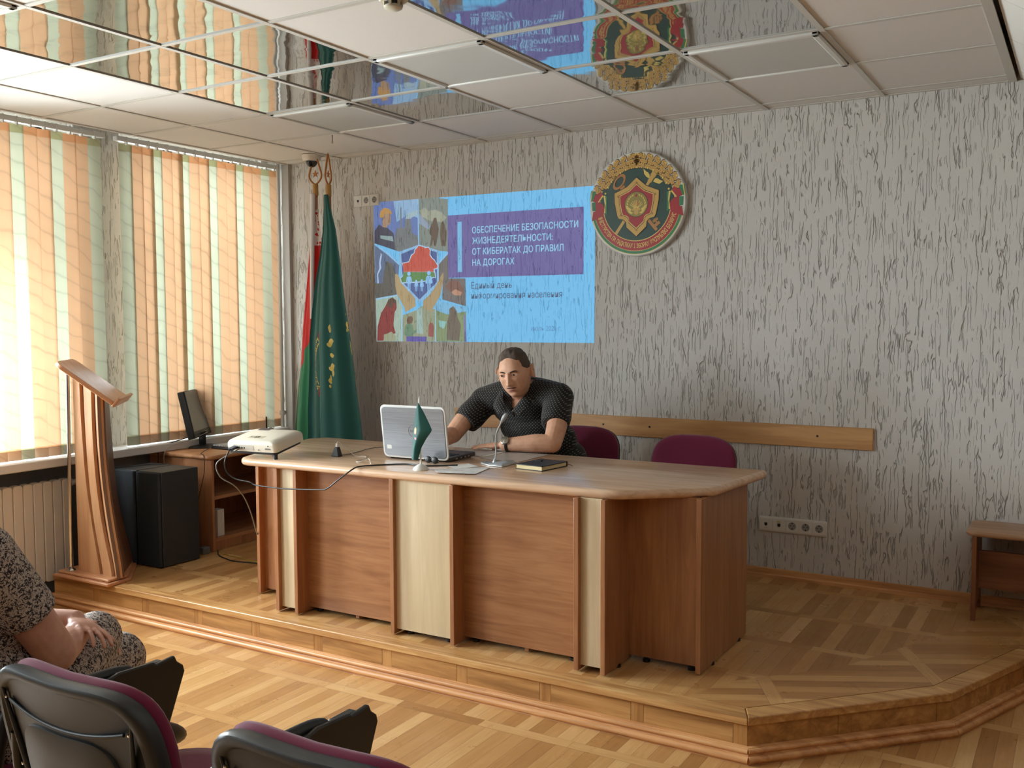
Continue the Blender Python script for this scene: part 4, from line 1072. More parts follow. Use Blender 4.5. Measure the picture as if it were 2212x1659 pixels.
for x in (1.85, 2.75, 3.05, 4.02):
    obj('screw', MB().lathe([(.006, 0), (.006, .002), (0, .002)], 10, (x, -.018, .972), (0, -1, 0)), M_BLACK, wb)

# ---------------------------------------------------------------- dome camera, smoke detector, ceiling hook
dc = thing('dome_camera', 'white dome security camera under the ceiling in front of the star finial', 'camera', (.640, -.225, CEIL))
obj('housing', MB().lathe([(0, 0), (.066, 0), (.062, -.030), (.056, -.040), (.040, -.041)], 36, (.640, -.225, CEIL)), plain('camera_ivory', (208, 200, 186), .4), dc, smooth=35)
obj('dome', MB().ell((.640, -.225, CEIL - .040), (.040, .040, .043), 28, 16), plain('smoked_dome', (66, 64, 64), .06), dc, smooth=60)
obj('lens_mask', MB().ell((.645, -.238, CEIL - .045), (.026, .030, .036), 20, 12), plain('camera_black_core', (16, 16, 18), .2), dc, smooth=60)
sd = thing('smoke_detector', 'round cream smoke detector under the ceiling at the top edge of the photo', 'smoke detector', (3.136, -2.551, CEIL))
p0 = (3.136, -2.551, CEIL)
obj('base', MB().lathe([(0, 0), (.052, 0), (.052, -.018), (.046, -.026), (.034, -.027)], 36, p0), plain('detector_cream', (208, 200, 180), .45), sd, smooth=35)
obj('head', MB().lathe([(.030, -.038), (.033, -.041), (.032, -.048), (.024, -.053), (0, -.054)], 36, p0), plain('detector_cream_head', (200, 194, 174), .45), sd, smooth=35)
obj('vent_ring', MB().lathe([(.028, -.026), (.028, -.040)], 30, p0), M_BLACK, sd, smooth=60)
for k in range(6):
    a = 2 * PI * k / 6 + .3
    obj('rib', MB().box(-.005, .0275, -.041, .005, .034, -.026), plain('detector_cream_rib', (206, 198, 178), .45), sd, local=True).rotation_euler = (0, 0, a)
hk = thing('ceiling_hook', 'small metal rod hanging from the ceiling grid above the flags', 'hook', (1.245, -.705, CEIL))
obj('rod', MB().tube([(1.245, -.705, CEIL), (1.245, -.705, CEIL - .040)], .0028, 8), plain('zinc', (120, 118, 114), .3, .8), hk)
obj('eye', MB().tube([(1.245 + .005 * math.sin(a), -.705, CEIL - .045 + .005 * math.cos(a)) for a in [2 * PI * i / 10 for i in range(11)]], .0016, 6), plain('zinc_eye', (120, 118, 114), .3, .8), hk)

# ---------------------------------------------------------------- flags in the corner
def cloth_mat(name, fn):
    q = Mat(name); fn(q); q.set(rough=0.62, spec=0.3, sheen=0.25)
    f = q.noise(q.coords(), 500, 2); q.bump(f, 0.05, 0.0006); return q.m
M_BRASS = plain('flag_finial_bronze', (172, 108, 48), 0.4, 0.25); M_FERR = plain('flag_ferrule_ochre', (178, 132, 66), 0.5); M_POLE = wood('flag_pole_wood', (130, 84, 44), (160, 108, 62), (180, 128, 78), 'Z', 1, .4)
M_GCLOTH = cloth_mat('green_silk', lambda q: q.set(col=lin((26, 86, 80))))
M_SLEEVE = cloth_mat('white_sleeve', lambda q: q.set(col=lin((214, 212, 212))))
FR = (0.5, 0.5)
def finial(t, x, y, z, rz, s=1.0):
    c, sn = math.cos(rz), math.sin(rz)
    P = []
    half = [(.0, .0), (.020, .012), (.042, .036), (.049, .062), (.045, .085), (.034, .118), (.020, .158), (.006, .196), (.0, .206)]
    pts = smoothpath([(a, 0, b) for a, b in half], 5)
    loop = [(p[0], p[2]) for p in pts] + [(-p[0], p[2]) for p in pts[::-1]]
    m = MB().tube([(x + a * c * s, y + a * sn * s, z + b * s) for a, b in loop], .0062, 8)
    obj('finial', m, M_BRASS, t, smooth=60)
    st = [(.026 * (1 if k % 2 == 0 else .40) * math.sin(k * PI / 5), .072 + .026 * (1 if k % 2 == 0 else .40) * math.cos(k * PI / 5)) for k in range(10)]
    obj('star', MB().prism([(a * s, b * s) for a, b in st], -.003, .003, ((x, y, z), (c, sn, 0), (0, 0, 1), (-sn, c, 0))), M_BRASS, t)
    obj('ferrule', MB().lathe([(.0, .006), (.014, .006), (.019, 0), (.019, -.075)], 18, (x, y, z)), M_FERR, t, smooth=40)
def pole_base(t, x, y, top):
    obj('pole', MB().tube([(x, y, ST + .03), (x, y, top)], .015, 12), M_POLE, t, smooth=60)
    obj('base', MB().lathe([(.14, 0), (.14, .012), (.05, .03), (.022, .045), (.022, .10), (0, .10)], 32, (x, y, ST)), plain('flag_stand_black', (30, 30, 30), .4), t, smooth=35)

# red and green state flag
F1L = [(0.62, .395), (0.801, 0.411), (0.883, 0.422), (1.153, 0.465), (1.287, 0.495), (1.553, 0.528), (1.867, 0.58), (2.075, 0.611), (2.23, 0.626), (2.371, 0.647), (2.46, 0.656)]
F1R = [(0.62, .80), (0.8, 0.79), (0.963, 0.775), (1.553, 0.765), (1.941, 0.757), (2.147, 0.741), (2.238, 0.723), (2.367, 0.702), (2.457, 0.697)]
def f1(u, v):
    z = 2.46 + (.66 - 2.46) * v
    a, b = lerp_tab(F1L, z), lerp_tab(F1R, z); w = b - a
    ph = 2 * PI * u
    d = .16 * w * math.sin(ph * 1.5 + .6) + .05 * w * math.sin(ph * 4 + z * 2)
    return (a + w * u, -.235 + d * .8 - .02 * math.sin(PI * u), z)
def state_flag():
    t = thing('state_flag', 'red and green state flag with white ornament, in the corner nearest the window', 'flag', (.68, -.235, ST))
    pole_base(t, .68, -.235, 2.47)
    finial(t, .680, -.235, 2.535, .15)
    def mk(q):
        g = q.n('ShaderNodeNewGeometry'); sp = q.n('ShaderNodeSeparateXYZ'); q.l(g.outputs['Position'], sp.inputs[0])
        # woven colours of the hanging cloth: green lower third cut on a slant, red above, white ornament band near the hoist
        line = q.math('ADD', q.math('MULTIPLY', q.math('SUBTRACT', sp.outputs[0], .495), 1.25), 1.275)
        isg = q.math('MULTIPLY', q.math('LESS_THAN', sp.outputs[2], line), q.math('LESS_THAN', sp.outputs[0], .712))
        col = q.mix(isg, lin((196, 36, 34)), lin((44, 120, 82)))
        vor = q.n('ShaderNodeTexVoronoi', distance='MANHATTAN'); vor.inputs['Scale'].default_value = 34
        mp = q.n('ShaderNodeMapping'); mp.inputs['Scale'].default_value = (1.6, 0, 1); q.l(g.outputs['Position'], mp.inputs[0]); q.l(mp.outputs[0], vor.inputs['Vector'])
        orn = q.math('MULTIPLY', q.math('GREATER_THAN', vor.outputs['Distance'], .44), q.math('GREATER_THAN', sp.outputs[2], 2.12))
        q.set(col=q.mix(orn, col, lin((224, 216, 212))))
    obj('cloth', MB().slab(f1, 60, 60, .002), cloth_mat('state_flag_cloth', mk), t, smooth=70)
    def sl(u, v):
        z = 2.468 + (1.62 - 2.468) * v; w = .019 * (1 - .45 * v); a = PI * (1 + u)
        return (.678 - .006 * v + w * math.cos(a), -.262 - .018 * v + .018 * math.sin(a), z)
    obj('pole_sleeve', MB().slab(sl, 10, 20, .0015), M_SLEEVE, t, smooth=70)
state_flag()

F2L = [(0.62, .60), (0.82, .628), (0.978, 0.631), (1.096, 0.643), (1.293, 0.659), (1.475, 0.664), (1.682, 0.699), (1.875, 0.738), (2.039, 0.784), (2.215, 0.821), (2.391, 0.837), (2.445, 0.837)]
F2R = [(0.62, 1.13), (0.815, 1.106), (0.985, 1.085), (1.187, 1.056), (1.427, 1.032), (1.616, 1.003), (1.768, 0.981), (1.995, 0.958), (2.209, 0.932), (2.362, 0.891), (2.44, 0.876)]
def f2(u, v, off=0.0):
    z = 2.445 + (.66 - 2.445) * v
    a, b = lerp_tab(F2L, z), lerp_tab(F2R, z); w = b - a
    # big centre fold: the left third lies in front and is gathered, the right part is a broad smooth panel
    d = .10 * w * math.sin(2 * PI * (u * 1.15 + .10)) + .045 * w * math.sin(2 * PI * u * 3.4 + .5) * (1 - u * .6)
    crease = -.06 * w * math.exp(-((u - .40) / .05) ** 2)
    return (a + w * u, -.335 + d + crease - off, z)
def uv2(x, z):
    v = (z - 2.445) / (.66 - 2.445); a, b = lerp_tab(F2L, z), lerp_tab(F2R, z); return ((x - a) / (b - a), v)
def ministry_flag():
    t = thing('ministry_flag', 'dark green flag with golden oak leaves and lettering, right of the red flag', 'flag', (.855, -.31, ST))
    pole_base(t, .855, -.30, 2.46)
    finial(t, .857, -.305, 2.51, rad(108))
    cl = obj('cloth', MB().slab(f2, 72, 60, .002), M_GCLOTH, t, smooth=70)
    def decal(name, polys, mat, off):
        m = MB()
        for P in polys:
            # triangle-free small shapes: follow the cloth
            vs = []
            for x, z in P:
                u, v = uv2(x, z); u = min(max(u, 0.002), .998); vs.append(f2(u, v, off))
            m.add(vs, [tuple(range(len(vs)))])
        return obj(name, m, mat, cl)
    # emblem disc seen in part: centre lies in the hidden fold, bands run down the left
    C0 = (.905, 1.305); RZ = .315; RX = .225
    def A(r, a): return (C0[0] + RX * r * math.cos(rad(a)), C0[1] + RZ * r * math.sin(rad(a)))
    def bands(r0, r1, mat, off, a0=124, a1=240):
        polys = []
        n = 24
        for i in range(n):
            b0, b1 = a0 + (a1 - a0) * i / n, a0 + (a1 - a0) * (i + 1) / n
            polys.append([A(r1, b0), A(r1, b1), A(r0, b1), A(r0, b0)])
        decal('emblem_band', polys, mat, off)
    GT = plain('flag_gold_thread', (200, 172, 74), .5); RT = plain('flag_red_thread', (120, 34, 40), .55); GN = plain('flag_green_thread', (40, 110, 80), .55)
    bands(1.0, 1.02, GT, .0012); bands(.965, 1.0, GN, .0010); bands(.72, .965, RT, .0011); bands(.70, .72, GT, .0013)
    txt = 'МІНІСТЭРСТВА ПА ПАДАТКАХ І З'; polys = MB(); acc = 0
    adv = [.55 if c in ' І' else 1.0 for c in txt]; tot = sum(adv)
    for c, a in zip(txt, adv):
        if c != ' ':
            vs, fs = text_mesh(c, .155, .003, 'CENTER'); th = 128 + (236 - 128) * (acc + a / 2) / tot; rt = rad(th); P = []
            for vx, vy in vs:
                r = .90 - vy; dth = vx / .85
                q = (C0[0] + RX * r * math.cos(rt + dth), C0[1] + RZ * r * math.sin(rt + dth)); u, v = uv2(*q); P.append(f2(min(max(u, .002), .998), v, .0024))
            polys.add(P, fs)
        acc += a
    obj('emblem_lettering', polys, GT, cl)
    lv = []
    for i, (x, z, a) in enumerate([(.845, 1.56, 80), (.875, 1.53, 50), (.850, 1.47, 95), (.885, 1.43, 60), (.850, 1.38, 100), (.905, 1.36, 55), (.855, 1.29, 95), (.900, 1.27, 60), (.850, 1.20, 100), (.885, 1.18, 65), (.845, 1.12, 95), (.868, 1.09, 70), (.84, 1.05, 100)]):
        L, W = .105, .030
        lv.append([(x + p[0] * math.cos(rad(a)) - p[1] * math.sin(rad(a)), z + p[0] * math.sin(rad(a)) + p[1] * math.cos(rad(a))) for p in leaf_poly(L, W, 4)])
    decal('oak_leaves', lv, GT, .0016)
    lv = []
    for (x, z, a) in [(.995, 1.66, -70), (1.0, 1.60, -95), (1.005, 1.55, -60)]:
        lv.append([(min(x + p[0] * math.cos(rad(a)) - p[1] * math.sin(rad(a)), 1.04), z + p[0] * math.sin(rad(a)) + p[1] * math.cos(rad(a))) for p in leaf_poly(.07, .02, 3)])
    decal('oak_leaves', lv, GT, .0016)
    decal('ribbon_emblem', [[(1.012, 1.50), (1.030, 1.44), (1.040, 1.34), (1.022, 1.40)]], GT, .0016)
    decal('ribbon_emblem', [[(1.022, 1.38), (1.046, 1.30), (1.058, 1.18), (1.040, 1.24)]], RT, .0016)
ministry_flag()

# ---------------------------------------------------------------- projector at the window end of the desk
M_PROJ = plain('projector_ivory', (216, 208, 190), 0.42); M_PROJ2 = plain('projector_grey_side', (190, 184, 172), 0.45); M_PBLK = plain('projector_black_underside', (24, 24, 26), 0.5)
def frame_obj(fr):
    o, ex, ey, ez = fr
    return Matrix(((ex.x, ey.x, ez.x, o.x), (ex.y, ey.y, ez.y, o.y), (ex.z, ey.z, ez.z, o.z), (0, 0, 0, 1)))
def projector():
    A, B, C = Vector((1.845, -1.845, .942)), Vector((1.575, -1.876, .942)), Vector((1.812, -1.575, .988))
    ex = (A - B).normalized(); ey = (C - A); ey = (ey - ex * ey.dot(ex)).normalized(); ez = ex.cross(ey)
    W, D, H = .300, .245, .068
    o = A - ex * W
    t = thing('projector', 'white projector tilted up on its front foot at the window end of the desk', 'projector', (A + B) / 2)
    fr = (o, ex, ey, ez); P = lambda u, v, w: o + ex * u + ey * v + ez * w
    g = MB()
    lay = [(.0, .012), (.0, .046), (.004, .055), (.016, .063), (.034, .068)]
    rings = []
    for ins, h in lay:
        r = rounded_poly([(ins * .6, ins * .5), (W - ins, ins * .5), (W - ins, D - ins), (ins * .6, D - ins)], [.012, .02, .03, .03], 5)
        rings.append([P(a, b, h) for a, b in r])
    n = len(rings[0]); vs = [p for r in rings for p in r]
    fs = [(i * n + j, i * n + (j + 1) % n, (i + 1) * n + (j + 1) % n, (i + 1) * n + j) for i in range(len(rings) - 1) for j in range(n)] + [tuple(range(n - 1, -1, -1)), tuple((len(rings) - 1) * n + j for j in range(n))]
    g.add(vs, fs)
    obj('body', g, M_PROJ, t, smooth=35)
    obj('underside', MB().prism(rounded_poly([(.004, .003), (W - .004, .003), (W - .010, D - .012), (.01, D - .012)], [.012, .02, .03, .03]), .0, .012, fr), M_PBLK, t)
    obj('rear_port_panel', MB().prism(rrect(.04, .018, .165, .044, .003), 0, .0012, (o, ex, ez, -ey)), M_PROJ2, t)
    k = MB()
    for a, b, c, d in ((.045, .024, .062, .038), (.068, .024, .082, .036), (.090, .026, .098, .034), (.104, .026, .112, .034), (.195, .020, .199, .026)): k.prism(rrect(a, b, c, d, .0015, 2), 0.0012, .002, (o, ex, ez, -ey))
    obj('ports', k, M_BLACK, t)
    obj('sensor_dot', MB().prism([(.255 + .003 * math.cos(a * PI / 5), .044 + .003 * math.sin(a * PI / 5)) for a in range(10)], 0, .0012, (o, ex, ez, -ey)), M_BLACK, t)
    vs, fs = text_mesh('EPSON', .011, .0004); obj('lettering', MB().add([o + ex * (.236 + v[0]) + ez * (.026 + v[1]) - ey * .0012 for v in vs], fs), plain('grey_print', (90, 90, 90), .5), t)
    obj('label_plate', MB().prism(rrect(.095, .045, .185, .085, .003), .068, .0686, fr), plain('projector_label', (200, 190, 165), .5), t)
    vs, fs = text_mesh('69', .034, .001); obj('label_mark', MB().add([P(.158 - v[0] * .9, .078 - v[1], .0690) for v in vs], fs), plain('label_ink', (50, 48, 44), .5), t)
    vs, fs = text_mesh('EB', .016, .0004); obj('label_mark', MB().add([P(.112 - v[0] * .6, .070 - v[1], .0690) for v in vs], fs), plain('label_ink2', (90, 86, 78), .5), t)
    obj('focus_window', MB().prism(rrect(.05, .185, .12, .225, .006), .066, .0684, fr), plain('focus_recess', (60, 60, 66), .4), t)
    obj('lens', MB().lathe([(.030, 0), (.030, .012), (.025, .012), (.022, .006), (0, .004)], 28, P(.085, D - .008, .036), ey), M_BLACK, t, smooth=40)
    obj('side_grille', MB().prism(rrect(.05, .022, .15, .044, .003), -.0008, .0008, (P(W - .001, 0, 0), ey, ez, ex)), M_PROJ2, t)
    fa = P(.281, .018, .0); obj('rear_foot', MB().tube([(fa.x, fa.y, DT), (fa.x, fa.y, fa.z + .004)], .011, 12), M_PBLK, t)
    fb = P(.13, D - .05, .0); obj('front_foot', MB().tube([(fb.x, fb.y, DT), (fb.x, fb.y, fb.z + .004)], .010, 12), M_PBLK, t)
    return o, ex, ey, ez
PRJ = projector()

# ---------------------------------------------------------------- laptop
def laptop():
    t = thing('laptop', 'silver laptop with white rimmed lid standing open on the desk, its back to the room', 'laptop', (2.46, -1.45, DT))
    M_ALU = Mat('laptop_lid_brushed_aluminium'); v = M_ALU.coords(scale=(3, 3, 260)); f = M_ALU.noise(v, 2, 4)
    M_ALU.set(col=M_ALU.ramp(f, [(.3, lin((132, 136, 142))), (.7, lin((160, 163, 168)))]), metal=.75, rough=.34)
    M_LRIM = plain('laptop_rim_white', (222, 222, 218), .35); M_LDK = plain('laptop_dark_deck', (44, 45, 48), .4)
    a, b = Vector((2.268, -1.535, DT + .022)), Vector((2.648, -1.522, DT + .022))
    ex = (b - a).normalized(); up = Vector((0, -.13, 1)); up = (up - ex * up.dot(ex)).normalized(); ez = ex.cross(up)   # ez towards the room
    W, H = (b - a).length, .250
    fr = (a, ex, up, ez)
    obj('lid_rim', MB().prism(rrect(0, -.014, W, H, .026), -.009, .0, fr), M_LRIM, t, bevel=.003)
    obj('lid', MB().prism(rrect(.010, -.004, W - .010, H - .010, .020), -.002, .0025, fr), M_ALU.m, t, bevel=.001)
    obj('screen', MB().prism(rrect(.012, .012, W - .012, H - .012, .004), -.0105, -.0085, fr), plain('laptop_screen', (20, 22, 28), .2), t)
    ring = MB().tube([a + ex * (W * .505 + .030 * math.cos(x)) + up * (H * .50 + .030 * math.sin(x)) + ez * .0027 for x in [2 * PI * i / 32 for i in range(33)]], .0008, 6)
    obj('lid_ring', ring, plain('lid_ring_grey', (112, 114, 118), .3, .6), t)
    vs, fs = text_mesh('DELL', .017, .001, 'CENTER'); obj('lid_lettering', MB().add([a + ex * (W * .505 + v[0]) + up * (H * .5 - .006 + v[1]) + ez * .0030 for v in vs], fs), plain('lid_letter_grey', (112, 114, 118), .3, .6), t)
    obj('sticker', MB().prism(rrect(.026, .030, .054, .050, .003), .0025, .0032, fr), plain('white_sticker', (228, 228, 224), .5), t)
    ey = Vector((-ex.y, ex.x, 0)); d0 = Vector((a.x, a.y, DT))
    fb = (d0, ex, ey, Vector((0, 0, 1)))
    obj('deck', MB().prism(rrect(0, .004, W, .262, .020), .006, .024, fb), M_LDK, t, bevel=.004)
    k = MB()
    for r in range(6):
        for c in range(15): k.prism(rrect(.024 + c * .0222, .03 + r * .0195, .042 + c * .0222, .046 + r * .0195, .002, 2), .024, .0262, fb)
    obj('keys', k, M_BLACK, t)
    obj('touchpad', MB().prism(rrect(.12, .170, .24, .245, .004), .0238, .0246, fb), plain('touchpad_grey', (70, 71, 74), .35), t)
    q = MB()
    for yy in (.06, .10, .135, .165): q.box(b.x - .001, b.y + yy, DT + .010, b.x + .0012, b.y + yy + .016, DT + .017)
    obj('side_ports', q, plain('port_silver', (150, 150, 150), .3, .7), t)
    for u, v in ((.03, .03), (W - .03, .03), (.03, .24), (W - .03, .24)):
        p = d0 + ex * u + ey * v; obj('rubber_foot', MB().lathe([(.008, 0), (.008, .007)], 10, p), M_BLACK, t)
laptop()

# ---------------------------------------------------------------- small things on the desk
def table_flag():
    t = thing('table_flag', 'small dark green table flag on white stand in front of the laptop lid', 'table flag', (2.655, -1.757, DT))
    x, y = 2.655, -1.757; MW = plain('table_flag_white_plastic', (224, 222, 214), .35)
    obj('base', MB().lathe([(.036, 0), (.037, .003), (.031, .013), (.018, .022), (.006, .026), (0, .026)], 30, (x, y, DT)), MW, t, smooth=50)
    obj('pole', MB().tube([(x, y, DT + .02), (x - .004, y, 1.245)], [.0042, .0032], 10), MW, t, smooth=60)
    obj('tip', MB().lathe([(.0045, 0), (.0045, .02), (.001, .034)], 10, (x - .004, y, 1.222)), MW, t, smooth=50)
    L = [(.975, 2.614), (1.061, 2.620), (1.131, 2.627), (1.193, 2.640), (1.228, 2.650)]; Rr = [(.965, 2.648), (1.022, 2.660), (1.065, 2.685), (1.104, 2.717), (1.19, 2.675), (1.228, 2.654)]
    def fn(u, v, off=0.0):
        z = 1.228 + (.968 - 1.228) * v + .012 * v * (1 - u) * 0; a, b = lerp_tab(L, z), lerp_tab(Rr, z)
        # the cloth hangs from the pole: left half falls forward, right half swings out and back
        return (a + (b - a) * u, y - .012 - .012 * math.sin(PI * u) * v + .030 * max(0, u - .45) * math.sin(PI * v) - off, z)
    cl = obj('cloth', MB().slab(fn, 16, 30, .0012), M_GCLOTH, t, smooth=70)
    def dec(name, pts, mat, off):
        P = []
        for X, Z in pts:
            a, b = lerp_tab(L, Z), lerp_tab(Rr, Z); P.append(fn(min(max((X - a) / (b - a), .01), .99), (1.228 - Z) / .26, off))
        obj(name, MB().add(P, [tuple(range(len(P)))]), mat, cl)
    e = lambda cx, cz, rx, rz, n=20: [(cx + rx * math.cos(2 * PI * i / n), cz + rz * math.sin(2 * PI * i / n)) for i in range(n)]
    dec('emblem', e(2.639, 1.098, .0125, .038), GOLDD, .0008); dec('emblem_field', e(2.639, 1.098, .0095, .031), plain('table_emblem_dark', (40, 34, 30), .5), .0012)
    dec('emblem_shield', [(2.639, 1.118), (2.645, 1.108), (2.644, 1.092), (2.638, 1.082), (2.632, 1.092), (2.632, 1.108)], GOLD, .0016)
    dec('emblem_ribbon', [(2.632, 1.071), (2.646, 1.069), (2.645, 1.060), (2.637, 1.058)], ERED, .0016)
    dec('emblem_ribbon', [(2.664, 1.100), (2.672, 1.104), (2.668, 1.088), (2.660, 1.076), (2.658, 1.084)], ERED, .0010)
table_flag()
def microphone():
    t = thing('desk_microphone', 'silver gooseneck conference microphone on a flat base in front of the seated man', 'microphone', (2.88, -1.44, DT))
    MS = plain('microphone_silver', (188, 190, 190), .28, .55); ML = plain('microphone_grey_gooseneck', (176, 178, 178), .35, .3)
    hx = [(2.795, -1.470), (2.870, -1.515), (2.945, -1.520), (2.940, -1.375), (2.865, -1.385), (2.80, -1.425)]
    g = MB().prism(hx, DT + .001, DT + .008)
    g.hexa([(2.86, -1.510, DT + .008), (2.942, -1.516, DT + .008), (2.937, -1.38, DT + .008), (2.868, -1.388, DT + .008), (2.875, -1.495, DT + .014), (2.936, -1.500, DT + .017), (2.932, -1.39, DT + .017), (2.880, -1.396, DT + .014)])
    obj('base', g, MS, t, bevel=.002)
    pth = smoothpath([(2.857, -1.440, DT + .008), (2.858, -1.432, .975), (2.856, -1.43, 1.030), (2.862, -1.43, 1.070), (2.880, -1.43, 1.106), (2.892, -1.43, 1.126)], 6)
    obj('gooseneck', MB().tube(pth, .0036, 10), ML, t, smooth=60)
    obj('socket', MB().lathe([(.012, 0), (.012, .006), (.007, .014), (.005, .020)], 16, (2.857, -1.441, DT + .006)), ML, t, smooth=40)
    obj('head', MB().tube([(2.886, -1.43, 1.117), (2.894, -1.43, 1.130), (2.904, -1.43, 1.144), (2.914, -1.43, 1.156), (2.919, -1.43, 1.162)], [.005, .009, .0115, .0105, .004], 14), plain('microphone_mesh_head', (158, 160, 160), .5, .4, grain=.3, gscale=900, bump=.2), t, smooth=60)
    obj('button', MB().lathe([(.007, 0), (.007, .003), (0, .004)], 14, (2.865, -1.495, DT + .0075)), plain('microphone_button', (214, 212, 206), .4), t)
microphone()
def notebook():
    t = thing('notebook', 'closed black notebook with cream pages on the desk right of the microphone', 'notebook', (3.1, -1.43, DT))
    P0, P1, P2, P3 = (3.017, -1.520), (3.167, -1.537), (3.192, -1.338), (3.040, -1.322)
    MC = plain('notebook_black_cover', (27, 28, 31), .5, grain=.1, gscale=300)
    def shr(d): return [(p[0] + d[k][0], p[1] + d[k][1]) for k, p in enumerate((P0, P1, P2, P3))]
    obj('cover', MB().prism(rounded_poly([P0, P1, P2, P3], [.002, .008, .008, .002]), DT + .0005, DT + .0035), MC, t)
    obj('pages', MB().prism(shr([(.004, .004), (-.005, .004), (-.005, -.004), (.004, -.004)]), DT + .0035, DT + .0205), plain('notebook_pages', (214, 196, 150), .8), t)
    obj('cover', MB().prism(rounded_poly([P0, P1, P2, P3], [.002, .008, .008, .002]), DT + .0205, DT + .0245), MC, t, bevel=.001)
    obj('spine', MB().prism([P3, (P3[0] - .0, P3[1] - .004), (P2[0], P2[1] - .004), P2], DT + .0005, DT + .0245), MC, t)
    obj('clasp', MB().prism(rrect(3.052, -1.405, 3.088, -1.385, .004), DT + .0245, DT + .029), plain('notebook_clasp', (60, 62, 66), .3, .5), t)
    obj('ribbon', MB().tube(smoothpath([(3.188, -1.345, DT + .012), (3.203, -1.335, DT + .008), (3.216, -1.33, DT + .003)], 4), .0014, 6), plain('ribbon_brown', (110, 60, 46), .7), t)
notebook()
M_PAPER = plain('paper_white', (226, 224, 216), .75); M_PAPER2 = plain('paper_in_sleeve', (190, 186, 182), .35, grain=.12, gscale=22)
def paper_print(name):
    q = Mat(name); v = q.coords(scale=(1, 1, 1)); f = q.noise(q.coords(scale=(14, 120, 1)), 2.5, 3)
    q.set(col=q.ramp(f, [(.40, lin((196, 190, 188))), (.48, lin((226, 224, 218))), (.9, lin((228, 226, 220)))]), rough=.7); return q.m
def sheet(P, label, mat, z, curl=0.0):
    fn = lambda u, v: (Vector((*P[0], 0)) * (1 - u) * (1 - v) + Vector((*P[1], 0)) * u * (1 - v) + Vector((*P[2], 0)) * u * v + Vector((*P[3], 0)) * (1 - u) * v) + Vector((0, 0, DT + z + curl * ((2 * u - 1) ** 4 + .5 * math.sin(7 * u + 4 * v) * .3 + .3)))
    return tag(obj('paper_sheet', MB().slab(fn, 14, 14, .0004), mat, smooth=60), label, 'paper')
sheet([(2.722, -1.745), (2.790, -1.820), (2.955, -1.768), (2.905, -1.56)], 'loose white sheet lying at the desk front edge between table flag and microphone', paper_print('paper_printed'), .0022, .003)
sheet([(2.700, -1.610), (2.79, -1.66), (2.835, -1.545), (2.745, -1.495)], 'small white slip of paper sticking out behind the front sheet beside the laptop', M_PAPER, .0006, .001)
sheet([(2.690, -1.315), (2.925, -1.345), (2.93, -1.03), (2.70, -1.02)], 'sheet of paper in a clear sleeve under the man\'s watch forearm', M_PAPER2, .0010, .0006)
sheet([(2.66, -1.275), (2.677, -1.20), (2.655, -1.02), (2.66, -1.02)][:0] or [(2.655, -1.262), (2.682, -1.262), (2.682, -1.03), (2.655, -1.03)], 'narrow edge of a white folder between laptop and sleeved sheet', M_PAPER, .0006, .0004)
sheet([(2.652, -1.255), (2.653, -1.03), (2.43, -1.02), (2.41, -1.10)][:0] or [(2.40, -1.255), (2.65, -1.255), (2.65, -1.035), (2.40, -1.035)], 'sheet of paper behind the laptop under the man\'s fingers', M_PAPER2, .0004, .0004)
def glasses():
    t = thing('sunglasses', 'dark folded sunglasses lying by the bottom corner of the laptop lid', 'glasses', (2.585, -1.58, DT))
    o = Vector((2.585, -1.575, DT)); 
    for s in (-1, 1): obj('lens', MB().ell(o + Vector((s * .022, -.004 * s, .018)), (.020, .008, .017), 18, 12), M_BLACK, t, smooth=60)
    obj('bridge', MB().tube([o + Vector((-.006, 0, .022)), o + Vector((0, -.003, .025)), o + Vector((.006, 0, .022))], .0022, 8), M_BLACK, t, smooth=60)
    for s in (-1, 1): obj('temple', MB().tube([o + Vector((s * .041, 0, .02)), o + Vector((s * .040, .012, .010)), o + Vector((-s * .025, .020, .004))], .0022, 8), M_BLACK, t, smooth=60)
glasses()
M_CBLK = plain('cable_black', (26, 25, 26), .45); M_CWHT = plain('cable_white', (216, 208, 196), .4); M_CYEL = plain('cable_yellow', (178, 160, 60), .5)
def cable(name, label, pts, r, mat, n=8, **k):
    return tag(obj(name, MB().tube(smoothpath(pts, n), r, 8), mat, smooth=60), label, 'cable', **k)
po, pex, pey, pez = PRJ
port = po + pex * .053 + pez * .031
c1 = thing('video_cable', 'long black video cable sagging over the desk front edge to the projector', 'cable', (2.2, -1.9, .85))
obj('lead', MB().tube(smoothpath([(2.735, -1.575, DT + .004), (2.608, -1.672, DT + .004), (2.50, -1.668, DT + .004), (2.40, -1.765, DT + .004), (2.365, -1.845, DT + .005), (2.362, -1.893, DT - .004), (2.30, -1.915, .868), (2.235, -1.915, .824), (2.193, -1.915, .813), (2.024, -1.915, .801), (1.905, -1.915, .797), (1.771, -1.915, .800), (1.735, -1.918, .812), (1.646, -1.93, .824), (1.605, -1.945, .856), (1.598, -1.95, .905), tuple(port - pey * .055 - pez * .008), tuple(port - pey * .035)], 8), .0034, 10), M_CBLK, c1, smooth=60)
obj('plug', MB().prism(rrect(-.016, -.006, .016, .006, .002), 0.001, .04, (port, pex, pez, -pey)), plain('plug_blue_black', (30, 32, 48), .4), c1, bevel=.002)
c2 = port + pex * .012
cable('projector_power_cable', 'grey cable hanging from the projector rear down to the side table', [tuple(port + pex * .03 - pey * .003 - pez * .004), tuple(port + pex * .022 - pey * .045 - pez * .012), (1.560, -1.965, .90), (1.572, -1.955, .83), (1.62, -1.90, .775), (1.60, -1.80, .66), (1.50, -1.62, .40), (1.48, -1.50, ST + .006)], .003, plain('cable_grey', (120, 120, 116), .45))
ad = thing('power_adapter', 'small black plug adapter standing on the desk left of the laptop', 'adapter', (2.025, -1.605, DT))
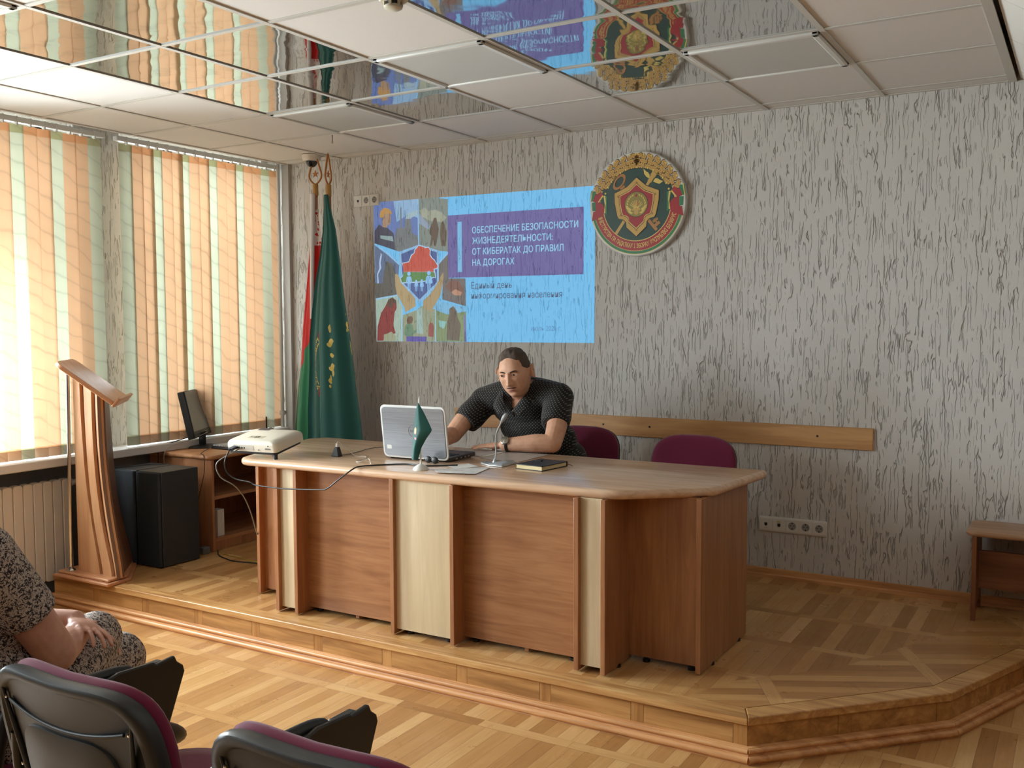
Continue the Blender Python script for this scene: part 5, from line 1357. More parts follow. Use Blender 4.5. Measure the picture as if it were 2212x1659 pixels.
obj('body', MB().hexa([(2.000, -1.625, DT), (2.048, -1.620, DT), (2.046, -1.585, DT), (2.002, -1.588, DT), (2.018, -1.617, DT + .050), (2.036, -1.615, DT + .050), (2.034, -1.592, DT + .050), (2.018, -1.594, DT + .050)]), M_CBLK, ad, bevel=.004)
obj('plug', MB().tube([(2.027, -1.604, DT + .048), (2.024, -1.604, DT + .066)], [.009, .006], 10), M_CWHT, ad, smooth=50)
cable('white_cable', 'thin white cable running from the plug adapter to the front of the desk', [(2.024, -1.604, DT + .062), (2.03, -1.600, DT + .073), (2.05, -1.57, DT + .045), (2.09, -1.545, DT + .003), (2.155, -1.545, DT + .003), (2.20, -1.60, DT + .003), (2.235, -1.705, DT + .003), (2.275, -1.725, DT + .006), (2.30, -1.695, DT + .018), (2.345, -1.735, DT + .006), (2.375, -1.768, DT + .008)], .0019, M_CWHT)
cable('thin_black_cable', 'thin black cable from the plug adapter to behind the laptop', [(2.046, -1.600, DT + .008), (2.03, -1.52, DT + .003), (2.02, -1.45, DT + .003), (1.985, -1.29, DT + .003), (2.03, -1.21, DT + .003), (2.20, -1.22, DT + .003), (2.30, -1.30, DT + .003)], .0016, M_CBLK)
cable('monitor_cable', 'black monitor cable drooping behind the side table beside the window sill', [(.26, -.86, .88), (.205, -.985, .845), (.175, -1.16, .80), (.155, -1.175, .70), (.15, -1.175, .45), (.16, -1.20, ST + .006)], .0032, M_CBLK)
cable('monitor_cable', 'thinner grey monitor cable hanging beside the black one at the side table', [(.27, -.86, .875), (.235, -.99, .83), (.225, -1.165, .79), (.215, -1.178, .66), (.20, -1.175, .40), (.21, -1.21, ST + .006)], .0022, plain('cable_light_grey', (150, 148, 146), .5))
cable('speaker_cable', 'thin black cable lying across the tops of the two loudspeakers', [(.285, -1.592, .735), (.30, -1.50, .731), (.33, -1.40, .731), (.40, -1.335, .731), (.44, -1.318, .725), (.45, -1.295, .65), (.45, -1.27, .40), (.45, -1.27, ST + .01)], .0022, M_CBLK)
cable('keyboard_cable', 'thin dark cable hanging over the side table corner beside the speaker', [(.345, -.90, TT + .012), (.47, -1.10, TT + .004), (.545, -1.150, TT + .002), (.575, -1.168, .735), (.565, -1.166, .66), (.53, -1.165, .56), (.50, -1.17, .45)], .0022, M_CBLK)
cable('floor_cable', 'black cable lying on the stage floor between side table and desk', [(.625, -1.125, ST + .012), (.70, -1.185, ST + .004), (.80, -1.225, ST + .004), (.90, -1.245, ST + .004), (1.04, -1.22, ST + .004), (1.25, -1.22, ST + .004), (1.5, -1.30, ST + .004)], .0036, M_CBLK)
cable('floor_cable', 'thin yellow cable lying on the stage floor beside the black one', [(.625, -1.118, ST + .010), (.70, -1.15, ST + .003), (.83, -1.165, ST + .003), (1.03, -1.19, ST + .003), (1.25, -1.16, ST + .003), (1.5, -1.22, ST + .003)], .0024, M_CYEL)
tag(obj('power_block', MB().box(.555, -1.215, ST, .600, -1.160, ST + .042), plain('grey_power_block', (110, 112, 112), .5), bevel=.005), 'small grey power block on the floor at the corner of the side table', 'adapter')

# ---------------------------------------------------------------- bench at the right end of the stage
def bench():
    t = thing('bench', 'small dark wooden bench against the wall at the right edge of the stage', 'bench', (5.2, -.17, ST))
    MT = wood('bench_top_laminate', (142, 104, 74), (164, 124, 90), (182, 142, 106), 'X', .8, .3); MD = wood('bench_dark_laminate', (104, 62, 40), (128, 80, 52), (150, 100, 68), 'Z', .8, .4); MDX = wood('bench_rail_laminate', (104, 62, 40), (128, 80, 52), (150, 100, 68), 'X', .8, .4)
    zt = .598
    top = MB(); round_top(top, rounded_poly([(4.785, -.335), (5.78, -.335), (5.78, -.012), (4.785, -.012)], [.05] * 4), zt - .026, zt, .014)
    obj('top', top, MT, t, smooth=40)
    for x in (4.815, 5.73):
        pl = [(-.315, 0), (-.285, 0), (-.265, .035), (-.235, .065), (-.11, .065), (-.080, .035), (-.060, 0), (-.03, 0), (-.03, zt - .027 - ST), (-.315, zt - .027 - ST)]
        obj('side_panel', MB().prism(pl, 0, .020, ((x, 0, ST + .001), (0, 1, 0), (0, 0, 1), (1, 0, 0))), MD, t)
    obj('stretcher', MB().box(4.835, -.185, ST + .130, 5.73, -.165, ST + .315), MDX, t)
bench()

# ---------------------------------------------------------------- office chairs behind the desk
M_BURG = plain('burgundy_upholstery', (112, 32, 62), .85, spec=.2, grain=.10, gscale=420, bump=.15, sheen=.3)
M_STEEL = plain('black_tube_steel', (26, 26, 27), .35)
def superrect(hw, z0, z1, e=3.4, n=40):
    zc, hh = (z0 + z1) / 2, (z1 - z0) / 2
    out = []
    for i in range(n):
        a = 2 * PI * i / n; c, s = math.cos(a), math.sin(a)
        out.append((hw * math.copysign(abs(c) ** (2 / e), c), zc + hh * math.copysign(abs(s) ** (2 / e), s)))
    return out
def pad(outline, surf, prof):
    """cushion: outline of (x, z) rings scaled about its centre; surf(x, z) -> y; prof: list of (scale, y offset)"""
    cx = sum(p[0] for p in outline) / len(outline); cz = sum(p[1] for p in outline) / len(outline)
    m = MB(); n = len(outline); vs = []
    for k, off in prof:
        for x, z in outline:
            X, Z = cx + (x - cx) * k, cz + (z - cz) * k; vs.append((X, surf(X, Z) + off, Z))
    r = len(prof)
    fs = [(i * n + j, i * n + (j + 1) % n, (i + 1) * n + (j + 1) % n, (i + 1) * n + j) for i in range(r - 1) for j in range(n)]
    fs += [tuple(range(n - 1, -1, -1)), tuple((r - 1) * n + j for j in range(n))]
    return m.add(vs, fs)
PILLOW = lambda t: [(.60, -t), (.86, -t * .92), (.96, -t * .62), (1.0, -t * .2), (1.0, t * .2), (.96, t * .62), (.86, t * .92), (.60, t)]
def office_chair(x, y, label, rz=0.0):
    t = thing('office_chair', label, 'chair', (x, y, ST), rz, 'burgundy chairs behind the desk')
    ol = superrect(.232, .46, .832, 3.2)
    sf = lambda X, Z: .20 + .18 * (Z - .45) - .30 * X * X
    obj('backrest', pad(ol, sf, PILLOW(.026)), M_BURG, t, smooth=70, local=True)
    obj('back_shell', pad(superrect(.225, .47, .825, 3.2), lambda X, Z: sf(X, Z) + .035, PILLOW(.012)), M_BLACK, t, smooth=70, local=True)
    so = superrect(.24, -.24, .22, 3.4)
    seat = MB(); n = len(so); vs = []
    for k, z in ((.7, .395), (.95, .40), (1, .42), (1, .44), (.95, .455), (.7, .462)): vs += [(a * k, b * k, z) for a, b in so]
    fs = [(i * n + j, i * n + (j + 1) % n, (i + 1) * n + (j + 1) % n, (i + 1) * n + j) for i in range(5) for j in range(n)] + [tuple(range(n - 1, -1, -1)), tuple(5 * n + j for j in range(n))]
    obj('seat', seat.add(vs, fs), M_BURG, t, smooth=70, local=True)
    for s in (-1, 1):
        obj('leg', MB().tube([(s * .245, -.20, .004), (s * .235, -.18, .39), (s * .225, -.12, .40), (s * .225, .0, .40)], .011, 10), M_STEEL, t, smooth=60, local=True)
        obj('leg', MB().tube([(s * .245, .25, .004), (s * .235, .20, .40), (s * .215, .24, .62)], .011, 10), M_STEEL, t, smooth=60, local=True)
    obj('crossbar', MB().tube([(-.23, .0, .385), (.23, .0, .385)], .010, 10), M_STEEL, t, smooth=60, local=True)
    return t
office_chair(2.79, -.62, 'burgundy chair behind the desk on which the man is sitting')
office_chair(3.50, -.74, 'empty burgundy chair behind the desk to the right of the man')

# ---------------------------------------------------------------- people
def icosphere(sub):
    bm = bmesh.new(); bmesh.ops.create_icosphere(bm, subdivisions=sub, radius=1.0)
    v = np.array([tuple(p.co) for p in bm.verts]); f = [tuple(q.index for q in p.verts) for p in bm.faces]; bm.free(); return v, f
def sst(a, b, x): t = np.clip((x - a) / (b - a), 0, 1); return t * t * (3 - 2 * t)
def head_points(V, female=False):
    """unit sphere directions -> head surface; face looks to -Y, origin between the ears, metres"""
    x, y, z = V[:, 0].copy(), V[:, 1].copy(), V[:, 2].copy()
    P = np.stack([x * .077, y * .098, z * .120], 1)
    P[:, 2] *= np.where(z > 0, .94, 1)
    low = sst(-.05, -.95, z); up = sst(.2, 1.0, z)
    P[:, 0] *= 1 - (.24 if female else .13) * low + .03 * up
    front = sst(.0, -.6, y)
    P[:, 1] += np.where(y > 0, -.030 * low, 0)                   # nape comes forward
    P[:, 1] += front * low * (-.004)                             # chin forward
    P[:, 1] *= np.where(y < 0, 1 - .06 * (1 - np.abs(x)) * front, 1)
    P[:, 2] -= .004 * front * low
    X, Z = P[:, 0], P[:, 2]
    fm = sst(-.15, -.55, y)
    g = lambda cx, cz, sx, sz: np.exp(-((X - cx) / sx) ** 2 - ((Z - cz) / sz) ** 2)
    d = np.zeros(len(V))
    for s in (-1, 1):
        d += .0060 * g(s * .030, .026, .024, .009)     # brow
        d -= .0115 * g(s * .031, .007, .016, .0095)    # socket
        d += .0020 * g(s * .033, -.008, .014, .004)    # lower lid bag
        d += .0055 * g(s * .045, -.016, .018, .016)    # cheekbone
        d -= .0035 * g(s * .034, -.048, .006, .018)    # nasolabial fold
        d += .0030 * g(s * .046, -.052, .012, .020)
        d += .0095 * g(s * .0125, -.037, .0068, .0068) # nostril wing
        d -= .004 * g(s * .062, .03, .014, .03)        # temple
        d += .004 * g(s * .058, -.075, .014, .018)     # jowl
    nz = np.clip((.016 - Z) / .052, 0, 1)
    d += np.where((Z < .020) & (Z > -.050), (.005 + .020 * nz ** 1.1) * np.exp(-(X / (.0075 + .0035 * nz)) ** 2) * sst(-.050, -.040, Z), 0)
    d += .002 * g(0, .020, .008, .01)
    d += .0045 * g(0, -.056, .024, .0060) - .0042 * g(0, -.0635, .024, .0026) + .0048 * g(0, -.0715, .019, .0055)
    d -= .0045 * g(0, -.083, .022, .0055); d += .0085 * g(0, -.103, .024, .014)
    d -= .0015 * g(0, .024, .003, .010)                # frown crease
    P[:, 1] -= d * fm
    return P
def head_parts(mb, M, female=False, sub=6):
    V, F = icosphere(sub); P = head_points(V, female)
    mb.add([M @ Vector(p) for p in P], F)
    for s in (-1, 1):   # ears
        R = Matrix.Rotation(s * rad(24), 3, 'Z') @ Matrix.Rotation(rad(-10), 3, 'X')
        e = MB().ell((s * .083, .014, .000), (.0080, .019, .034), 18, 12, R)
        rim = MB().tube([Vector((s * .089, .012, .0)) + R @ Vector((s * .005, .0185 * math.cos(a), .033 * math.sin(a))) for a in [rad(-110 + 290 * i / 14) for i in range(15)]], .0036, 8)
        for q in (e, rim): mb.add([M @ Vector(p) for p in q.v], q.f)
    return P, F
def hand_parts(mb, wrist, d, palm_n, size=1.0, side=1, curl=(0.15, 0.2, 0.25, 0.3), spread=.07, thumb_in=.55, tr=None):
    """palm and five fingers; d: direction wrist->fingers, palm_n: palm normal (out of the back of the hand), side=+1 thumb on d x n side"""
    d = Vector(d).normalized(); nrm = Vector(palm_n); nrm = (nrm - d * nrm.dot(d)).normalized(); a = d.cross(nrm).normalized() * side   # a: towards thumb
    w = Vector(wrist); s = size
    R = Matrix((a, d, nrm)).transposed()
    mb.ell(w + d * .046 * s, (.040 * s, .052 * s, .015 * s), 20, 12, R)
    mb.ell(w + d * .066 * s, (.041 * s, .026 * s, .013 * s), 18, 10, R)
    L = [(.046, .027, .022), (.050, .031, .024), (.046, .029, .022), (.036, .022, .019)]
    off = [.030, .010, -.010, -.029]
    for i in range(4):
        base = w + (d * (.082 - .004 * abs(i - 1.3)) + a * off[i]) * s; dirv = (d + a * spread * (1.4 - i)).normalized(); c = curl[i]
        pts = [base - dirv * .02 * s]; p = base; ang = 0
        pts.append(p)
        for j, l in enumerate(L[i]):
            ang += c * (.6 if j == 0 else 1.0)
            p = p + (dirv * math.cos(ang) - nrm * math.sin(ang)) * l * s; pts.append(p)
        r = (.0092 if i < 3 else .0080) * s
        mb.tube(smoothpath(pts, 4), [r * (1.02 - .28 * k / (4 * (len(pts) - 1))) for k in range(4 * (len(pts) - 1) + 1)], 10)
        mb.ell(pts[-1], (r * .74,) * 3, 10, 8)
    tb = w + (d * .020 + a * .030 - nrm * .004) * s
    tdir = (d * (1 - thumb_in * .3) + a * thumb_in - nrm * .25).normalized()
    t1 = tb + tdir * .042 * s; t2 = t1 + (tdir * .8 + d * .45 - nrm * .1).normalized() * .032 * s; t3 = t2 + (tdir * .5 + d * .7 - nrm * .15).normalized() * .024 * s
    pts = smoothpath([tb - tdir * .012 * s, tb, t1, t2, t3], 4)
    mb.tube(pts, [(.0135 - .0052 * k / (len(pts) - 1)) * s for k in range(len(pts))], 10); mb.ell(t3, (.0078 * s,) * 3, 10, 8)
def remeshed(name, mb, mat, parent, voxel, smooth_it=2, fac=.5):
    o = obj(name, mb, mat, parent)
    r = o.modifiers.new('r', 'REMESH'); r.mode = 'VOXEL'; r.voxel_size = voxel; r.use_smooth_shade = True
    if smooth_it:
        s = o.modifiers.new('s', 'SMOOTH'); s.factor = fac; s.iterations = smooth_it
    return apply_mods(o)
def limb(mb, pts, rs, n=16, k=6):
    P = smoothpath(pts, k); R = []
    for i in range(len(P)):
        f = i / k; j = min(int(f), len(rs) - 2); R.append(rs[j] + (rs[j + 1] - rs[j]) * (f - j))
    mb.tube(P, R, n); mb.ell(P[0], (R[0],) * 3, 14, 10); mb.ell(P[-1], (R[-1],) * 3, 14, 10)
def skin_mat(name, base, low):
    q = Mat(name); v = q.coords(); f = q.noise(v, 26, 4, .6)
    q.set(col=q.ramp(f, [(.3, lin(low)), (.7, lin(base))]), rough=.48, spec=.4, sss=.0)
    q.bump(q.noise(v, 420, 2), .06, .0006); return q.m

def man():
    t = thing('person', 'man in black dotted short sleeved shirt sitting behind the desk, leaning on his forearm', 'person', (2.74, -.60, ST))
    SK = skin_mat('man_skin', (224, 176, 146), (208, 154, 124)); HAIRM = plain('man_hair_brown_grey', (84, 70, 60), .8, grain=.35, gscale=300, bump=.5)
    Hc = Vector((2.655, -.905, 1.325)); S = 1.085
    RM = Matrix.Rotation(rad(8), 4, 'Z') @ Matrix.Rotation(rad(-6), 4, 'Y') @ Matrix.Rotation(rad(11), 4, 'X')
    M = Matrix.Translation(Hc) @ RM @ Matrix.Scale(S, 4)
    shL, shR = Vector((2.850, -.780, 1.185)), Vector((2.395, -.800, 1.150))
    elL, elR = Vector((2.925, -.990, .972)), Vector((2.318, -1.000, .985))
    wrL, wrR = Vector((2.672, -1.045, .957)), Vector((2.345, -1.245, .975))
    nk = Vector((2.628, -.800, 1.205))
    body = MB()
    P, F = head_parts(body, M)
    limb(body, [nk + Vector((0, .05, -.04)), nk + Vector((.01, -.02, .03)), Hc + Vector((0.0, .005, -.055))], [.078, .067, .064])
    tor = [((2.74, -.56, .70), (.180, .135, .12)), ((2.725, -.60, .82), (.180, .135, .12)), ((2.69, -.66, .93), (.182, .130, .12)), ((2.655, -.715, 1.04), (.182, .122, .12)), ((2.632, -.765, 1.13), (.172, .105, .09))]
    RT = Matrix.Rotation(rad(-7), 3, 'Y') @ Matrix.Rotation(rad(22), 3, 'X')
    for c, r in tor: body.ell(c, r, 24, 14, RT)
    limb(body, [shL, (shL + shR) / 2 + Vector((0, .02, .035)), shR], [.068, .085, .068])
    limb(body, [shL, shL.lerp(elL, .5) + Vector((.012, 0, 0)), elL], [.064, .056, .047])
    limb(body, [shR, shR.lerp(elR, .5) + Vector((-.008, 0, .01)), elR], [.064, .056, .047])
    limb(body, [elL, elL.lerp(wrL, .35) + Vector((0, -.004, .004)), wrL], [.047, .049, .031])
    limb(body, [elR, elR.lerp(wrR, .35), wrR], [.045, .049, .030])
    hand_parts(body, wrL + Vector((-.012, 0, -.004)), (-1, .02, -.08), (0.05, -.05, 1), 1.04, 1, (.06, .05, .06, .10), .06)
    hand_parts(body, wrR + Vector((0, -.008, 0)), (.18, -.95, .0), (0, -.1, 1), 1.04, -1, (.30, .30, .32, .34), .08)
    for s, hp, kn, an in ((1, (2.84, -.60, .69), (2.90, -1.02, .70), (2.92, -.98, .26)), (-1, (2.64, -.60, .69), (2.56, -1.02, .70), (2.54, -1.00, .26))):
        limb(body, [hp, Vector(hp).lerp(Vector(kn), .5) , kn], [.090, .080, .062]); limb(body, [kn, Vector(kn).lerp(Vector(an), .4), an], [.060, .058, .042])
    b = remeshed('body', body, SK, t, .0034, 2, .5)
    # eyes
    EW = plain('eye_white', (206, 196, 188), .25); EI = plain('eye_iris_brown', (46, 34, 28), .2)
    for s in (-1, 1):
        c = Vector((s * .0315, -.0790, .0065))
        m = MB().ell(c, (.0132, .0075, .0056), 20, 12); m.v = [M @ Vector(p) for p in m.v]
        e = obj('eye', m, EW, t, smooth=70)
        m = MB().lathe([(.0046, 0), (.0040, .0014), (0, .0019)], 16, c + Vector((-.0035, -.0068, .0003)), (-.1, -1, 0)); m.v = [M @ Vector(p) for p in m.v]
        obj('iris', m, EI, e)
        lid = MB().tube([c + Vector((.0150 * math.cos(a), -.0035 - .0050 * math.sin(a), .0012 + .0058 * math.sin(a))) for a in [PI * i / 12 for i in range(13)]], .0021, 8); lid.v = [M @ Vector(p) for p in lid.v]
        obj('eyelid', lid, SK, e, smooth=60)
        ld = MB().tube([c + Vector((.0140 * math.cos(a), -.0042 - .0046 * math.sin(a), -.0005 - .0056 * math.sin(a))) for a in [PI * i / 12 for i in range(13)]], .0014, 8); ld.v = [M @ Vector(p) for p in ld.v]
        obj('eyelid', ld, SK, e, smooth=60)
    def on_face(x, z, out):
        # surface point in head space by nearest direction
        i = np.argmin((P[:, 0] - x) ** 2 + (P[:, 2] - z) ** 2 + np.where(P[:, 1] > -.03, 1, 0)); return Vector((x, P[i, 1] - out, z))
    BR = plain('eyebrow_dark', (48, 38, 32), .9)
    for s in (-1, 1):
        xs = [.012, .020, .029, .038, .047]; zs = [.0205, .0235, .0255, .0255, .0215]
        m = MB().tube([M @ on_face(s * a, z, -.0002) for a, z in zip(xs, zs)], [.0024, .0034, .0036, .0028, .0012], 8); obj('eyebrow', m, BR, t, smooth=60)
    m = MB().tube([M @ on_face(a, -.0545 - .10 * abs(a) ** 1 * 1.1, -.0012) for a in (-.026, -.018, -.009, 0, .009, .018, .026)], [.0016, .0034, .0042, .0032, .0042, .0034, .0016], 8)
    obj('moustache', m, plain('moustache_stubble', (92, 70, 58), .9, grain=.3, gscale=900), t, smooth=60)
    LP = plain('lips', (164, 96, 84), .45)
    m = MB().tube([M @ on_face(a, -.0605 + .0005 * (abs(a) > .01), -.0008) for a in (-.022, -.014, -.006, 0, .006, .014, .022)], [.0008, .0022, .0027, .0023, .0027, .0022, .0008], 8)
    m.tube([M @ on_face(a, -.0690, -.0010) for a in (-.019, -.010, 0, .010, .019)], [.0008, .0032, .0037, .0032, .0008], 8)
    obj('lips', m, LP, t, smooth=60)
    # short hair: shell grown from the skull above the hairline
    V0, F0 = icosphere(6); HP = head_points(V0)
    x, y, z = HP[:, 0], HP[:, 1], HP[:, 2]
    front_line = .078 + .010 * np.cos(x / .077 * PI * 1.35)                     # fore hairline, receding at the temples
    side_line = np.where(y < .0, .018 + np.clip(-y - .02, 0, 1) * .55, .018 - np.clip(y, 0, .07) * 1.2)
    line = np.where(y < -.045, np.maximum(front_line - .0 * x, side_line), side_line)
    k = sst(-.004, .012, z - line)
    hn = np.array([mnoise.noise(Vector((p[0] * 90, p[1] * 45, p[2] * 60))) for p in HP])
    th = (.0030 + .0095 * sst(.045, .105, z) + .004 * sst(.02, -.06, y) * sst(.06, .1, z)) * (1 + .28 * hn) * k - .0016 * (1 - k)
    N = HP / np.array([.077 ** 2, .098 ** 2, .12 ** 2]); N /= np.linalg.norm(N, axis=1)[:, None]
    HQ = HP + N * th[:, None]
    keep = [f for f in F0 if max(k[i] for i in f) > 0.0]
    idx = {}; vs = []; fs = []
    for f in keep:
        q = []
        for i in f:
            if i not in idx: idx[i] = len(vs); vs.append(M @ Vector(HQ[i]))
            q.append(idx[i])
        fs.append(tuple(q))
    obj('hair', MB().add(vs, fs), HAIRM, t, smooth=80)
    # shirt
    q = Mat('black_dotted_shirt'); g = q.n('ShaderNodeTexCoord'); mp = q.n('ShaderNodeMapping'); mp.inputs['Rotation'].default_value = (0, rad(45), 0); mp.inputs['Scale'].default_value = (84, 0, 84)
    vo = q.n('ShaderNodeTexVoronoi', feature='F1'); vo.inputs['Randomness'].default_value = 0.0; vo.inputs['Scale'].default_value = 1.0
    q.l(g.outputs['Object'], mp.inputs[0]); q.l(mp.outputs[0], vo.inputs['Vector'])
    dots = q.math('LESS_THAN', vo.outputs['Distance'], .21)
    q.set(col=q.mix(dots, lin((21, 21, 23)), lin((116, 110, 100))), rough=.75, spec=.25, sheen=.15)
    q.bump(q.noise(q.coords(), 14, 4, .6, 1.0), .35, .012)
    sh = MB()
    for c, r in tor: sh.ell(c, (r[0] + .016, r[1] + .016, r[2] + .012), 24, 14, RT)
    limb(sh, [shL + Vector((0, 0, .004)), (shL + shR) / 2 + Vector((0, .022, .040)), shR + Vector((0, 0, .004))], [.082, .094, .082])
    def sleeve(a, e, k, r0, r1):
        c = a.lerp(e, k); P = [a.lerp(e, f) for f in (0, .3, .6, .8, 1.0)]; P = [a + (c - a) * f for f in (0, .35, .7, 1.0)]
        sh.tube(P, [r0, r0 * .98, (r0 + r1) / 2 + .004, r1], 22)
    sleeve(shL, elL + Vector((0, 0, 0)), .60, .080, .073); sleeve(shR, elR, .62, .080, .074)
    so = remeshed('shirt', sh, q.m, t, .0075, 4, .5)
    # open collar: cut a V below the throat
    bm = bmesh.new(); bm.from_mesh(so.data); off = root_loc(t)
    vx, vz = 2.635, 1.085
    kill = []
    for f in bm.faces:
        c = f.calc_center_median() + off
        if c.z > vz and c.y < -.80 and abs(c.x - vx - (c.z - vz) * .06) < (c.z - vz) * .36: kill.append(f)
        elif (c - (nk + Vector((.005, -.02, .055)))).length < .074: kill.append(f)
    bmesh.ops.delete(bm, geom=kill, context='FACES'); bm.to_mesh(so.data); bm.free()
    sd = so.modifiers.new('thick', 'SOLIDIFY'); sd.thickness = .003; sd.offset = -1
    # collar: two leaves standing round the neck and falling open
    co = MB()
    for s in (-1, 1):
        A0 = [nk + Vector((s * .012, .086, .066)), nk + Vector((s * .068, .045, .058)), nk + Vector((s * .080, -.030, .030)), nk + Vector((s * .056, -.092, -.020)), nk + Vector((s * .014, -.128, -.088))]
        B0 = [nk + Vector((s * .012, .106, .036)), nk + Vector((s * .090, .058, .024)), nk + Vector((s * .112, -.038, -.012)), nk + Vector((s * .104, -.112, -.062)), nk + Vector((s * .056, -.142, -.104))]
        a, bb = smoothpath(A0, 5), smoothpath(B0, 5); n = len(a)
        fn = lambda u, v, a=a, bb=bb, n=n: a[min(int(u * (n - 1) + .5), n - 1)].lerp(bb[min(int(u * (n - 1) + .5), n - 1)], v) + Vector((0, -.004, .012)) * math.sin(PI * v)
        co.slab(fn, n - 1, 4, .003)
    obj('collar', co, q.m, t, smooth=60)
    pl = MB()
    # trousers and shoes under the desk
    tr = MB()
    tr.ell((2.74, -.56, .70), (.196, .150, .11), 24, 14)
    for hp, kn, an in (((2.84, -.60, .69), (2.90, -1.02, .70), (2.92, -.98, .26)), ((2.64, -.60, .69), (2.56, -1.02, .70), (2.54, -1.00, .26))):
        limb(tr, [hp, kn], [.106, .078]); limb(tr, [kn, an], [.076, .062])
    remeshed('trousers', tr, plain('dark_trousers', (38, 38, 44), .8), t, .010, 3)
    for x, y in ((2.92, -1.02), (2.54, -1.04)):
        obj('shoe', MB().ell((x, y - .05, ST + .045), (.048, .135, .044), 18, 10), M_BLACK, t, smooth=60)
    # wrist watch
    wd = (wrL - elL).normalized(); wc = wrL - wd * .018; a = Vector((0, -.50, .87)); a = (a - wd * a.dot(wd)).normalized(); bb = wd.cross(a)
    w = obj('watch', MB().tube([wc + (a * math.cos(x) + bb * math.sin(x)) * .0365 for x in [2 * PI * i / 28 for i in range(29)]], .0085, 8, flat=.28), M_BLACK, t, smooth=60)
    wa = (a * .85 + Vector((0, -.6, .1))).normalized()
    obj('watch_case', MB().lathe([(.021, 0), (.0235, .002), (.0235, .009), (.020, .0115)], 30, wc + wa * .034, wa), plain('watch_steel', (150, 146, 140), .25, .9), w, smooth=40)
    obj('watch_dial', MB().lathe([(.0195, 0), (0, .0003)], 30, wc + wa * .0452, wa), plain('watch_black_dial', (14, 15, 17), .12), w)
man()

